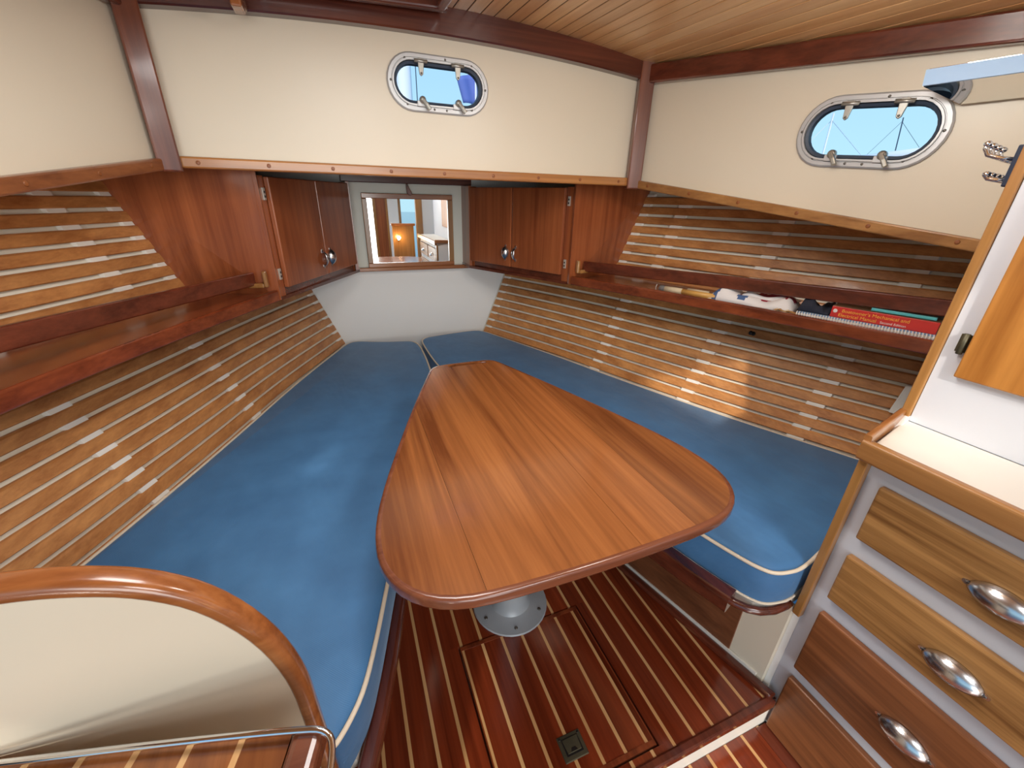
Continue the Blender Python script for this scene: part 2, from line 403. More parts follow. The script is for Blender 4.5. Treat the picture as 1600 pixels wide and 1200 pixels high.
# lower trims with plugs, upper beams
def plug_row(parent, pts, n):
    for p in pts: lathe('plug', p, [(.0055, -.002), (.0055, .0012), (.004, .0016)], 'plug', parent, 10, n)
tf = st(box('trim_4', -.755, .755, 1.538, 1.565, 1.256, 1.286, 'oakX', bev=.005)); tf['_w'] = [0, 0, 0]
plug_row(tf, [(x, 1.538, 1.271) for x in lin(-.70, .70, 9)], (0, -1, 0))
for i, (s_, nm) in enumerate(SIDE):
    n = Vector((s_*TN.x, TN.y, 0))
    pth = [trunk(s_, d, trimz(d)+.0145, .012) for d in lin(.03, 1.25 if s_ < 0 else 1.08, 8)]
    t_ = st(sweep('trim_%d' % (5+i), pth, rrect(.024, .029, .004, 2), 'oakY' if s_ > 0 else 'midY')); t_['_w'] = [0, 0, 0]
    plug_row(t_, [trunk(s_, d, trimz(d)+.015, .024) for d in lin(.08, 1.0, 6)], n)
    pth = []
    for d in lin(.02, 1.9, 12):
        p = trunk(s_, d, 0, .016); p.z = 1.627-.08*d; pth.append(p)
    st(sweep('trim_%d' % (7+i), pth, rrect(.032, .058, .006, 2), 'mahogY'))
v = []; f = []
xs_ = lin(-.775, .775, 17)
for x in xs_:
    zb = 1.643-.062*x*x; zt_ = ceilz(x, 1.55)-.001
    v += [(x, 1.530, zb+.004), (x, 1.534, zb), (x, 1.565, zb), (x, 1.565, zt_), (x, 1.530, zt_)]
for i in range(16):
    for q in range(5): f.append((i*5+q, i*5+(q+1) % 5, i*5+5+(q+1) % 5, i*5+5+q))
f += [tuple(range(5)), tuple(range(80, 85))]
st(ob('trim_9', v, f, 'mahog'))

# unseen saloon roof added behind the photographer; its opening narrows the sun beam
rf = [(-1.5, -.31), (1.5, -.31), (1.5, -2.4), (-1.5, -2.4)]; oh = [(-.18, -.62), (.48, -.62), (.48, -1.30), (-.18, -1.30)]
st(wall_hole('ceiling_sun_mask', [(x, y, 1.70) for x, y in rf], [(x, y, 1.70) for x, y in oh], (0, 0, .03), 'cream'))

# overhead: tongue and groove planks over a thin deck
ce = None
v = []; f = []
HX0, HX1, HY0, HY1 = -.446, -.028, .40, 1.18       # open overhead hatch
cx = sorted(lin(-1.32, 1.32, 23)+[HX0, HX1]); cy = (-.30, HY0, HY1, 1.60)
for y in cy:
    for x in cx: v.append((x, y, ceilz(x, y)+.0022))
n = len(cx)
for j in range(3):
    for i in range(n-1):
        if j == 1 and HX0-.001 <= cx[i] and cx[i+1] <= HX1+.001: continue
        f.append((j*n+i, j*n+i+1, (j+1)*n+i+1, (j+1)*n+i))
ce = st(ob('ceiling', v, f, 'dark')); ce['_w'] = [0, 0, 0]
pit = .0432; k = -30
while k < 30:
    xa, xb = k*pit+.0017, (k+1)*pit-.0017; k += 1
    xm = max(abs(xa), abs(xb))
    xn = min(abs(xa), abs(xb)); yf = 1.545 if xm < .79 else 1.55-(xn-.79-.0)/math.tan(TH)
    if xm > 1.26: continue
    yf = min(yf, 1.545)
    for ya, yb in (((-.29, HY0), (HY1, yf)) if xb > HX0 and xa < HX1 else ((-.29, yf),)):
        v = []
        for y in (ya, yb):
            for x, dz in ((xa, .0045), (xa, .0008), (xa+.0008, 0), (xb-.0008, 0), (xb, .0008), (xb, .0045)): v.append((x, y, ceilz(x, y)+dz))
        f = [tuple(range(6)), tuple(range(6, 12))]+[(q, (q+1) % 6, 6+(q+1) % 6, 6+q) for q in range(6)]
        ob('plank', v, f, 'ceil', ce)
# overhead hatch moulding and grab rail
hm = thing('hatch_moulding', (-.24, 1.2, 1.66), 'reddish brown moulding around the overhead hatch beside the front beam', 'moulding')
for (a, b_) in (((-.47, 1.488), (.012, 1.488)), ((-.004, 1.50), (-.004, .35)), ((-.47, 1.49), (-.47, .35)), ((-.47, .35), (.0, .35))):
    pa = Vector((a[0], a[1], ceilz(a[0], a[1])-.012)); pb = Vector((b_[0], b_[1], ceilz(b_[0], b_[1])-.012))
    sweep('moulding_strip', [pa, pb], rrect(.026, .026, .007, 3), 'mahogZ' if a[0] == -.004 else 'mahog', hm)
hl = thing('overhead_hatch', (-.237, .79, 1.68), 'translucent white overhead hatch above the table', 'hatch')
M['acrylic'] = plain('translucent_acrylic', srgb(236, 240, 240), .4)
prism('lens', [(x, y, ceilz(x, y)-.002) for x, y in ((HX0, HY0), (HX1, HY0), (HX1, HY1), (HX0, HY1))], (0, 0, .008), 'acrylic', hl)
gr = thing('grab_rail', (-.53, 1.2, 1.62), 'rounded wooden overhead grab rail ending at the front beam', 'rail')
sweep('rail', [(-.515, .35, 1.60), (-.515, 1.523, 1.637)], rrect(.026, .034, .011, 4), 'cap', gr, smooth=True)
for y in (.5, 1.0, 1.44): box('rail_foot', -.527, -.503, y-.03, y+.03, 1.60, ceilz(-.515, y)-.001, 'cap', gr, bev=.004)

# ------------------------------------------------------------------ floor
def base_x(y): return .555-.249*(y-.346)        # foot of the berth fronts
fl = st(prism('floor', [(-.60, .345, -.012), (.60, .345, -.012), (.2, 2.0, -.012), (-.2, 2.0, -.012)], (0, 0, -.02), 'mahogY')); fl['_w'] = [0, 0, 0]
fh = thing('floor_hatch', (0, .575, 0), 'square lift-out floor hatch of teak and pale strips with a bronze latch', 'hatch')
P = .0598; X_S = -.365+.0022
hx0, hx1, hy0, hy1 = -.1925, .1945, .374, .772
def board(nm, xa, xb, ya, yb, mat, par, z=0):
    if yb-ya < .01: return
    ob(nm, boxv(xa, xb, ya, yb, z-.012, z), BF, mat, par)
def yend(xa, xb):
    xm = min(abs(xa), abs(xb)) if xa*xb > 0 else 0
    return min(1.75, .346+(.548-xm)/.249)
seams = [-.0062+P*(k-.0) for k in range(-9, 10)]
def lay(xa, xb, nm, mat, z):
    ye = yend(xa, xb)
    if xb <= hx0 or xa >= hx1: board(nm, xa, xb, .352, ye, mat, fl, z); return
    a2, b2 = max(xa, hx0+.004), min(xb, hx1-.004)
    board(nm, xa, xb, hy1+.004, ye, mat, fl, z); board(nm, xa, xb, .352, hy0-.004, mat, fl, z)
    board(nm, a2, b2, hy0+.012, hy1-.012, mat, fh, z)
    if xa < hx0: board(nm, xa, hx0-.004, hy0-.004, hy1+.004, mat, fl, z)
    if xb > hx1: board(nm, hx1+.004, xb, hy0-.004, hy1+.004, mat, fl, z)
for i in range(len(seams)):
    c = seams[i]
    lay(c-.0042, c+.0042, 'holly_strip', 'holly', .0003)
    if i < len(seams)-1: lay(c+.0042, seams[i+1]-.0042, 'teak_plank', 'teak', 0)
for a in ((hx0+.002, hx1-.002, hy1-.012, hy1-.001), (hx0+.002, hx1-.002, hy0+.001, hy0+.012)): box('end_cleat', *a, -.012, .0012, 'shelf', fh)
for a in ((hx0+.0015, hx0+.0045, hy0, hy1), (hx1-.0045, hx1-.0015, hy0, hy1)): box('edge_strip', *a, -.012, .0008, 'shelf', fh)
lt = box('latch', -.031, .031, .418, .472, -.006, .0022, 'bronze', fh, bev=.002)
prism('latch_recess', [(-.022, .428, .0016), (.022, .428, .0016), (.022, .464, .0016), (-.022, .464, .0016)], (0, 0, .0012), 'black', lt)
prism('lift_tab', [(-.018, .432, .003), (.018, .432, .003), (.02, .462, .003), (-.02, .462, .003)], (0, 0, .002), 'bronze', lt, bev=.0008)
prism('finger_notch', [(-.009, .4335, .0052), (.009, .4335, .0052), (.005, .441, .0052), (-.005, .441, .0052)], (0, 0, .0006), 'black', lt)
for x in (-.025, .025): lathe('screw', (x, .466, .0022), [(.003, 0), (.003, .0008), (.001, .001)], 'black', lt, 8)
# step down to the lower sole
st(box('trim_10', -.56, .553, .334, .356, -.022, .004, 'mahogY', bev=.005))
st(box('wall_step', -.58, .566, .344, .360, -.14, -.012, 'laminate'))
fl2 = st(box('floor_lower', -1.2, 1.3, -2.4, .344, -.14, -.122, 'mahogY')); fl2['_w'] = [0, 0, 0]
for i in range(len(seams)):
    c = seams[i]
    board('holly_strip', c-.0042, c+.0042, -1.6, .343, 'holly', fl2, -.1097)
    if i < len(seams)-1: board('teak_plank', c+.0042, seams[i+1]-.0042, -1.6, .343, 'teak', fl2, -.11)
box('border_board', .524, .560, -1.6, .34, -.122, -.1075, 'mahogY', fl2)

# ------------------------------------------------------------------ portlights
def portlight(idx, c, u, v_, n, W, H, label):
    """c centre on wall face, u long axis, v_ up axis, n into the room"""
    c, u, v_, n = map(Vector, (c, u, v_, n))
    root = thing('portlight', tuple(c), label, 'porthole', 'oval opening portlights')
    def ring(name, loops, mat, par):
        vv = []; ff = []; k = None
        for (w_, h_, d) in loops:
            s = stadium(w_, h_, 14); k = len(s)
            vv += [c+u*x+v_*y+n*d for x, y in s]
        m_ = len(loops)
        for a in range(m_-1):
            for i in range(k): ff.append((a*k+i, a*k+(i+1) % k, (a+1)*k+(i+1) % k, (a+1)*k+i))
        return smooth_edges(ob(name, vv, ff, mat, par), .6)
    ring('flange', [(W, H, -.001), (W, H, .006), (W-.008, H-.008, .009), (W-.026, H-.026, .009), (W-.028, H-.028, .007), (W-.031, H-.031, .007), (W-.033, H-.033, .012), (W-.042, H-.042, .012), (W-.044, H-.044, -.03)], 'alu', root)
    sash = ring('sash', [(W-.045, H-.045, .004), (W-.047, H-.047, .007), (W-.060, H-.060, .003), (W-.064, H-.064, -.012), (W-.044, H-.044, -.014)], 'gasket', root)
    s = stadium(W-.062, H-.062, 14); k = len(s)
    vv = [c+u*x+v_*y+n*-.004 for x, y in s]+[c+u*x+v_*y+n*-.010 for x, y in s]
    ob('pane', vv, [tuple(range(k))[::-1], tuple(range(k, 2*k))]+[(i, (i+1) % k, k+(i+1) % k, k+i) for i in range(k)], 'glass', sash)
    yt, yb = H/2-.020, -H/2+.028
    for x in (-.058, .058):
        hg = tube('hinge', [c+u*(x-.020)+v_*(yt-.003)+n*.015, c+u*(x+.020)+v_*(yt-.003)+n*.015], .0058, 'alu_dark', root, 8, n)
        prism('hinge_arm', [c+u*(x+a)+v_*(yt+b_)+n*.012 for a, b_ in ((-.010, .004), (.010, .004), (.009, -.012), (.006, -.036), (0, -.041), (-.006, -.036), (-.009, -.012))], n*.006, 'alu_dark', hg, bev=.0015)
        lathe('screw', c+u*x+v_*(yt-.034)+n*.018, [(.0032, 0), (.0025, .0012)], 'screw', hg, 8, n)
        cl = lathe('clamp', c+u*x+v_*(yb+.004)+n*.008, [(.0105, 0), (.0105, .011), (.0075, .016)], 'alu_dark', root, 12, n)
        q = c+u*x+v_*(yb+.004)+n*.022
        sweep('clamp_lever', [q, q+u*.010+v_*-.012+n*.004, q+u*.020+v_*-.026+n*.006], rrect(.011, .011, .003, 2), 'alu_dark', cl, up=n)
        frame_box('clamp_block', c+u*(x-.002)+v_*(yb-.006)+n*.010, u, v_, n, .015, .008, .005, 'alu', cl, bev=.0015)
    for x, y in ((-.105, .052), (0.02, .060), (.105, .052), (-W/2+.012, 0), (W/2-.012, 0), (-.105, -.052), (-.02, -.060), (.02, -.060), (.105, -.052)):
        sc_ = H/.152
        yy = max(-H/2+.010, min(H/2-.010, y*sc_*1.12))
        lathe('screw', c+u*x+v_*yy+n*.009, [(.0035, 0), (.0028, .0012)], 'screw', root, 8, n)
    return root
portlight(0, (0, 1.565, 1.522), (1, 0, 0), (0, 0, 1), (0, -1, 0), .326, .154, 'small oval portlight with two hinges on the front cabin wall above the mirror')
portlight(1, PSC, pu, pv, TN, .338, .172, 'larger looking oval portlight on the right-hand cabin wall showing boat masts outside')

# ------------------------------------------------------------------ corner cabinets
def cup_pull(name, c, along, outw, opening, L, H, D, par):
    """cup handle: along = long axis, outw = away from the face, opening = side fingers enter"""
    c, a, o_, w_ = Vector(c), Vector(along).normalized(), Vector(outw).normalized(), Vector(opening).normalized()
    v = []; f = []; n1, n2 = 17, 9
    for i in range(n1):
        tt = -1+2*i/(n1-1); r = max(.04, (1-tt*tt))**.62
        for j in range(n2):
            an = math.radians(-8+118*j/(n2-1))
            v.append(c+a*(tt*L*.44)-w_*(H*r*math.cos(an))+o_*(D*r*max(0, math.sin(an))+.0005)+w_*H*.35)
    for i in range(n1-1):
        for j in range(n2-1): f.append((i*n2+j, i*n2+j+1, (i+1)*n2+j+1, (i+1)*n2+j))
    o = ob(name, v, f, 'metal', par, smooth=True)
    sm = o.modifiers.new('solid', 'SOLIDIFY'); sm.thickness = .0016; sm.offset = 0
    for s2 in (-1, 1):
        e_ = c+a*s2*L*.45+w_*H*.30
        prism('screw_tab', [e_+a*s2*x-w_*y+o_*.0003 for x, y in ((-.009, .0045), (0, .0048), (.005, .003), (.0065, 0), (.005, -.003), (0, -.0048), (-.009, -.0045))], o_*.0022, 'metal', o)
        lathe('screw', e_+o_*.0025, [(.0026, 0), (.002, .001)], 'screw', o, 8, o_)
    return o
for s_, nm in SIDE:
    A = Vector((s_*.577, 1.656, 0)); B = Vector((s_*.288, 2.250, 0)); tdir = (B-A).normalized(); Lf = (B-A).length
    nrm = Vector((-s_*tdir.y*s_*s_, 0, 0)); nrm = Vector((-s_*abs(tdir.y), -abs(tdir.x), 0)).normalized()
    E = Vector((s_*.965, 1.772, 0))
    side_word = 'left' if s_ < 0 else 'right'
    cb = thing('corner_cabinet', (s_*.6, 2.0, .85), 'mahogany corner cabinet with two doors on the %s of the mirror' % side_word, 'cabinet', 'corner cabinets beside the mirror')
    back = -nrm
    def fp(d, z, dep=.018): p = A+tdir*d+back*dep; return Vector((p.x, p.y, z))
    # face frame
    prism('stile', [fp(0, .851), fp(.055, .851), fp(.055, 1.25), fp(0, 1.25)], back*.018, 'cabZ', cb)
    prism('stile', [fp(Lf-.02, .851), fp(Lf, .851), fp(Lf, 1.25), fp(Lf-.02, 1.25)], back*.018, 'cabZ', cb)
    prism('bottom_rail', [fp(.055, .851), fp(Lf-.02, .851), fp(Lf-.02, .892), fp(.055, .892)], back*.018, 'mahogY', cb)
    prism('back_board', [fp(.06, .893, .038), fp(Lf-.025, .893, .038), fp(Lf-.025, 1.22, .038), fp(.06, 1.22, .038)], back*.004, 'dark', cb)
    # side panel facing aft, inner end panel, bottom
    a0 = A+back*.036
    sp = [(A.x+s_*.004, A.y+.006, .851), (s_*(hx(1.745, .851)+.014), 1.742, .851), (s_*(hx(1.745, 1.06)+.014), 1.742, 1.06), (s_*(hx(1.745, 1.262)+.014), 1.742, 1.262), (A.x+s_*.004, A.y+.006, 1.262)]
    prism('side_panel', sp, (0, .014, 0), 'cabZ', cb)
    prism('end_panel', [(s_*.288, 2.252, .851), (s_*.288, 2.392, .851), (s_*.288, 2.392, 1.254), (s_*.288, 2.252, 1.254)], (s_*.014, 0, 0), 'cabZ', cb)
    prism('bottom_panel', [(A.x+s_*.004, A.y+.024, .846), (s_*.284, 2.25, .846), (s_*.284, 2.395, .846), (s_*(hx(2.37, .846)-.008), 2.372, .846), (s_*(hx(1.78, .846)-.008), 1.78, .846)], (0, 0, .012), 'mahogY', cb)
    for d0, d1, hinge_d in ((.054, .355, .046), (.361, Lf-.008, None)):
        dr = prism('door', [fp(d0, .886, 0), fp(d1, .886, 0), fp(d1, 1.247, 0), fp(d0, 1.247, 0)], back*.0175, 'cabZ', cb, bev=.003)
        if hinge_d:
            for z in (1.195, .935):
                frame_box('hinge', fp(hinge_d-.006, z, .0155), tdir, (0, 0, 1), nrm, .006, .019, .003, 'hinge', dr, bev=.001)
                for dz in (-.008, .006): frame_box('hinge_slot', fp(hinge_d-.006, z+dz, .0123), tdir, (0, 0, 1), nrm, .003, .0035, .0005, 'black', dr)
    # the pulls sit either side of the door split
    doors = [o for o in cb.children if o.name.startswith('door')]
    for dr, d, opn in ((doors[0], .333, -1), (doors[1], .387, 1)):
        cup_pull('handle', fp(d, .952, 0), (0, 0, 1), nrm, tdir*opn, .072, .022, .022, dr)

# ------------------------------------------------------------------ mirror on the forward bulkhead
mr = thing('wall_mirror', (0, 2.39, .85), 'wood framed rectangular mirror between the two corner cabinets', 'mirror')
for a in ((-.232, .232, 1.184, 1.209), (-.232, .232, .846, .868)): box('frame_rail', a[0], a[1], 2.368, 2.391, a[2], a[3], 'cap', mr, bev=.003)
for a in ((-.232, -.207), (.205, .232)): box('frame_stile', a[0], a[1], 2.368, 2.391, .868, 1.184, 'oakZ', mr, bev=.003)
box('glass', -.209, .207, 2.380, 2.386, .866, 1.186, 'mirror', mr)
tb = thing('turn_button', (.002, 2.365, 1.2), 'pear-shaped dark wooden turn button hanging over the mirror top', 'latch')
prof = [(-.004, .0), (.004, 0), (.007, -.02), (.013, -.036), (.013, -.046), (.007, -.054), (-.001, -.055), (-.009, -.05), (-.012, -.041), (-.009, -.022)]
prism('body', [(.0+x+(-z)*.22-.005, 2.352, 1.256+z) for x, z in prof], (0, .012, 0), 'mahogZ', tb, bev=.003)
lathe('screw', (-.003, 2.352, 1.249), [(.004, 0), (.003, .0012)], 'screw', tb, 8, (0, -1, 0))

# ------------------------------------------------------------------ shelves along the hull and their rails
LY = [.3, .54, .86, 1.055, 1.33, 1.655]; LX = [1.115, 1.034, .930, .858, .737, .583]
def lipx(y): return catmull(LY, LX, y)
for s_, nm in SIDE:
    sw_ = 'left' if s_ < 0 else 'right'
    ya = .44 if s_ < 0 else .498
    sh = thing('shelf', (s_*.95, 1.1, .85), 'long varnished shelf along the %s hull side below the rail' % sw_ + (' holding books' if s_ > 0 else ', empty'), 'shelf', 'hull shelves')
    ys = lin(ya, 1.645, 14)
    pts = [(s_*(lipx(y)+.01), y, .864) for y in ys]+[(s_*(hx(y, .868)-.004), y, .864) for y in reversed(lin(ya if s_ < 0 else .578, 1.735, 14))]
    prism('board', pts, (0, 0, .012), 'shelf', sh)
    pth = [(s_*(lipx(y)+.009), y, .869) for y in lin(ya, 1.652, 16)]
    sweep('lip', pth, rrect(.020, .038, .005, 3), 'shelf', sh)
    rl = thing('fiddle_rail', (s_*.9, 1.1, .95), 'dark mahogany fiddle rail above the %s hull shelf' % sw_, 'rail', 'fiddle rails')
    RY = [.3, .58, 1.0, 1.69]; RX = [1.215, 1.108, .948, .642]
    pth = [(s_*catmull(RY, RX, y), y, .982-.021-(y-.56)*.031+.001) for y in lin(ya+.022, 1.660, 14)]
    sweep('rail', pth, rrect(.017, .044, .004, 3), 'mahogY', rl)
    p = Vector((s_*.622, 1.664, .925))
    prism('bracket', [(p.x, 1.640, .90), (p.x, 1.659, .90), (p.x, 1.659, .955), (p.x, 1.640, .955)], (s_*-.014, 0, 0), 'oakZ', rl, bev=.004)
    prism('bracket', [(p.x, 1.640, .898), (p.x+s_*.05, 1.652, .898), (p.x+s_*.05, 1.652, .914), (p.x, 1.640, .914)], (0, .018, 0), 'oakZ', rl, bev=.004)

# ------------------------------------------------------------------ berths
IY = [.40, .43, .50, .58, .70, 1.0, 1.4, 1.72]; IX = [.452, .440, .415, .390, .357, .270, .150, .055]
def inx(y): return catmull(IY, IX, y)
for s_, nm in SIDE:
    sw_ = 'left' if s_ < 0 else 'right'
    bb = thing('bunk_box', (s_*.7, 1.2, 0), 'plywood bunk box under the %s blue cushion with dark front rail' % sw_, 'berth', 'bunk boxes')
    y0 = .40 if s_ < 0 else .395
    ys = lin(y0+.02, 1.75, 12)
    pts = [(s_*(inx(y)+(.014 if s_ < 0 else .008)), y, .303) for y in lin(y0+(.04 if s_ < 0 else .062), 1.75, 12)]+[(s_*.03, 1.95, .303), (s_*.03, 2.395, .303)]+[(s_*(hx(y, .303)-.006), y, .303) for y in reversed(lin(y0+(.0 if s_ < 0 else .155), 2.36, 12))]
    if s_ > 0: pts += [(.60, bulk_y(.60)+.006, .303), (.53, bulk_y(.53)+.014, .303), (.480, .402, .303), (.450, .420, .303)]
    prism('bunk_board', pts, (0, 0, .022), 'laminate', bb)
    pa, pb, pc = (.478, .478, 1.75) if s_ > 0 else (.42, .42, 1.75)
    if s_ > 0:
        prism('end_panel', [(base_x(.40)+.012, .386, 0), (base_x(pa)+.012, pa, 0), (base_x(pa)+.012, pa, .303), (base_x(.40)+.012, .386, .303)], (.014, 0, 0), 'cream', bb)
    prism('front_panel', [(s_*(base_x(pb)+.008), pb, .0), (s_*(base_x(pc)+.008), pc, .0), (s_*(base_x(pc)+.008), pc, .303), (s_*(base_x(pb)+.008), pb, .303)], (s_*.014, 0, 0), 'panel_brown', bb)
    prism('white_strip', [(s_*(base_x(.40)+.004), .40, .008), (s_*(base_x(1.75)+.004), 1.75, .008), (s_*(base_x(1.75)+.004), 1.75, .026), (s_*(base_x(.40)+.004), .40, .026)], (s_*.006, 0, 0), 'laminate', bb)
    prism('floor_fillet', [(s_*(base_x(.345)-.02), .345, .0), (s_*(base_x(1.75)-.02), 1.75, 0), (s_*(base_x(1.75)+.005), 1.75, 0), (s_*(base_x(.345)+.005), .345, 0)], (0, 0, .018), 'mahogY', bb, bev=.005)
    yr0 = .445 if s_ > 0 else .40
    pth = [(s_*(inx(y)-.026), y, .318) for y in lin(yr0, 1.70, 14)]
    if s_ < 0: pth = [(s_*(inx(y)-.006), y, .306) for y in lin(yr0, 1.70, 14)]
    sweep('front_rail', pth, rrect(.048, .05, .010, 3) if s_ > 0 else rrect(.030, .034, .008, 3), 'mahogY', bb, smooth=False)
    if s_ > 0:
        tube('corner_rail', [(.405, .470, .314), (.418, .440, .314), (.434, .418, .314), (.456, .402, .314), (.490, .392, .314), (.525, .391, .314), (.545, .394, .314)], .0105, 'mahogY', bb, 8)
    # cushion
    if s_ < 0:
        lab = 'long blue canvas cushion on the left berth with cream piping'
        inner = [(-.450, .435)]+[(-inx(y), y) for y in lin(.48, 1.72, 16)]+[(-.036, 1.80), (-.022, 2.0), (-.018, 2.18), (-.026, 2.262), (-.05, 2.298)]
        front = [(-.11, 2.312), (-.17, 2.322), (-.24, 2.345), (-.30, 2.370), (-.345, 2.384)]
        outerp = [(-(X0(y)-.006), y) for y in lin(2.365, .43, 18)]
        aft = [(-1.23, .402), (-.52, .402), (-.475, .408)]
    else:
        lab = 'long blue canvas cushion on the right berth with cream piping'
        inner = [(.446, .425)]+[(inx(y), y) for y in lin(.455, 1.72, 16)]+[(.022, 1.80), (.004, 2.0), (.0, 2.22), (.004, 2.30), (.03, 2.338)]
        front = [(.09, 2.352), (.20, 2.372), (.30, 2.386), (.352, 2.386)]
        outerp = [(X0(y)-.006, y) for y in lin(2.362, .60, 18)]
        aft = [(1.16, bulk_y(1.16)+.012), (.62, bulk_y(.62)+.010), (.535, bulk_y(.535)+.012), (.49, .396), (.462, .406)]
    cu = thing('berth_cushion', (s_*.6, 1.2, .33), lab, 'cushion', 'berth cushions')
    ring = inner+front+outerp+aft
    for _ in range(2):
        q_ = []
        for a, b_ in zip(ring, ring[1:]+ring[:1]): q_ += [tuple(Vector(a)*.75+Vector(b_)*.25), tuple(Vector(a)*.25+Vector(b_)*.75)]
        ring = q_
    def zt_of(x, y): return .432+.010*max(0, min(1, (y-1.6)/.7))
    zb = .326; v = []; n = len(ring)
    cxm, cym = s_*.55, 1.25
    def outw(i):
        a = Vector(ring[i-1]); c = Vector(ring[(i+1) % n]); t2 = (c-a).normalized(); return Vector((t2.y, -t2.x))*(1)
    # orientation: make the offset point outward
    area2 = sum(ring[i][0]*ring[(i+1) % n][1]-ring[(i+1) % n][0]*ring[i][1] for i in range(n))
    sg = 1 if area2 > 0 else -1
    def ringv(off, dz, hullslope):
        res = []
        for i, (x, y) in enumerate(ring):
            o2 = outw(i)*sg*off
            hs = 0
            if hullslope and abs(x) > X0(y)-.04: hs = -KH*hullslope*s_
            res.append(Vector((x+o2.x+hs, y+o2.y, zt_of(x, y)+dz)))
        return res
    loops = [ringv(-.004, -.105, .105), ringv(-.001, -.098, .10), ringv(.0, -.055, .055), ringv(-.001, -.012, .012), ringv(-.004, -.003, .0), ringv(-.012, .003, 0), ringv(-.024, .008, 0)]
    vv = []; ff = []
    for lp in loops: vv += lp
    for a in range(len(loops)-1):
        for i in range(n): ff.append((a*n+i, a*n+(i+1) % n, (a+1)*n+(i+1) % n, (a+1)*n+i))
    ff += [tuple(range(n))[::-1], tuple(range((len(loops)-1)*n, len(loops)*n))]
    smooth_edges(ob('cover', vv, ff, 'blue', cu), 1.2)
    tube('piping', ringv(-.002, -.002, 0), .0045, 'piping', cu, 6, closed=True)
    if s_ > 0: tube('piping', ringv(.0005, -.099, .10), .0035, 'piping', cu, 6, closed=True)

# ------------------------------------------------------------------ table
half = [(.0, 1.372), (.06, 1.371), (.098, 1.366), (.118, 1.352), (.132, 1.325), (.150, 1.280), (.215, 1.110), (.255, 1.000), (.320, .810), (.352, .705), (.368, .635), (.373, .585), (.372, .545), (.362, .505), (.340, .468), (.305, .438), (.26, .420), (.20, .412), (.10, .408), (0, .406)]
outl = [(x, y) for x, y in half]+[(-x, y) for x, y in reversed(half[1:-1])]
q_ = []
for a, b_ in zip(outl, outl[1:]+outl[:1]): q_ += [tuple(Vector(a)*.75+Vector(b_)*.25), tuple(Vector(a)*.25+Vector(b_)*.75)]
outl = q_
tbl = thing('table', (0, .86, 0), 'wedge-shaped varnished wooden table on a grey metal pedestal between the berths', 'table')
inset = .010
def clip(poly, x, keep_right):
    res = []
    for i in range(len(poly)):
        a, b_ = poly[i], poly[(i+1) % len(poly)]
        ia = (a[0] >= x) == keep_right; ib = (b_[0] >= x) == keep_right
        if ia: res.append(a)
        if ia != ib:
            t2 = (x-a[0])/(b_[0]-a[0]); res.append((x, a[1]+t2*(b_[1]-a[1])))
    return res
c0 = Vector((0, .85))
def insetp(d):
    res = []; n = len(outl)
    for i in range(n):
        a = Vector(outl[i-1]); c = Vector(outl[(i+1) % n]); t2 = (c-a).normalized(); o2 = Vector((t2.y, -t2.x))
        p = Vector(outl[i]); res.append(tuple(p-o2*d) if (p-c0).dot(o2) > 0 else tuple(p+o2*d))
    return res
core = insetp(inset)
# hand slot near the tip is cut out of the middle boards
sl = [(-.05, 1.338), (.075, 1.338), (.085, 1.347), (.075, 1.356), (-.05, 1.356), (-.06, 1.347)]
cuts = [-.40, -.222, .062, .190, .40]
for i in range(4):
    pl_ = clip(clip(core, cuts[i]+.0003, True), cuts[i+1]-.0003, False)
    if i in (1, 2):
        # leave a rectangular notch for the slot by splitting at y=1.338 / 1.356
        def clipy(poly, y, keep_up):
            return [(b_, a) for a, b_ in clip([(q[1], q[0]) for q in poly], y, keep_up)]
        lower = clipy(pl_, 1.338, False); upper = clipy(pl_, 1.356, True)
        prism('board', [(x, y, .628) for x, y in lower], (0, 0, .022), 'table', tbl)
        prism('tip_board', [(x, y, .628) for x, y in upper], (0, 0, .022), 'table', tbl)
        mid = clipy(clipy(pl_, 1.338, True), 1.356, False)
        mid = clip(mid, -.06, False) if i == 1 else clip(mid, .082, True)
        if len(mid) > 2: prism('tip_board', [(x, y, .628) for x, y in mid], (0, 0, .022), 'table', tbl)
    else:
        prism('board', [(x, y, .628) for x, y in pl_], (0, 0, .022), 'table', tbl)
sweep('edging', [(x, y, .6385) for x, y in insetp(.007)], rrect(.015, .0235, .006, 4), 'edging', tbl, closed=True, smooth=True)
pd = lathe('pedestal', (0, .86, 0), [(.118, .001), (.120, .004), (.118, .009), (.076, .011), (.065, .015), (.059, .024), (.056, .040), (.0545, .12), (.038, .125), (.036, .60), (.070, .605), (.072, .624), (.0, .6275)], 'pedestal', tbl, 40); smooth_edges(pd, .5)
for i in range(6):
    a = math.radians(20+60*i)
    lathe('screw', (.098*math.cos(a), .86+.098*math.sin(a), .0105), [(.0055, 0), (.005, .002), (.003, .0026)], 'screw', pd, 10)

# ------------------------------------------------------------------ port partition with arched cap
arc = [(-.462, -.11), (-.463, .30), (-.464, .477), (-.466, .586), (-.468, .674), (-.487, .759), (-.523, .830), (-.566, .871), (-.614, .894), (-.664, .906), (-.75, .912), (-1.0, .915)]
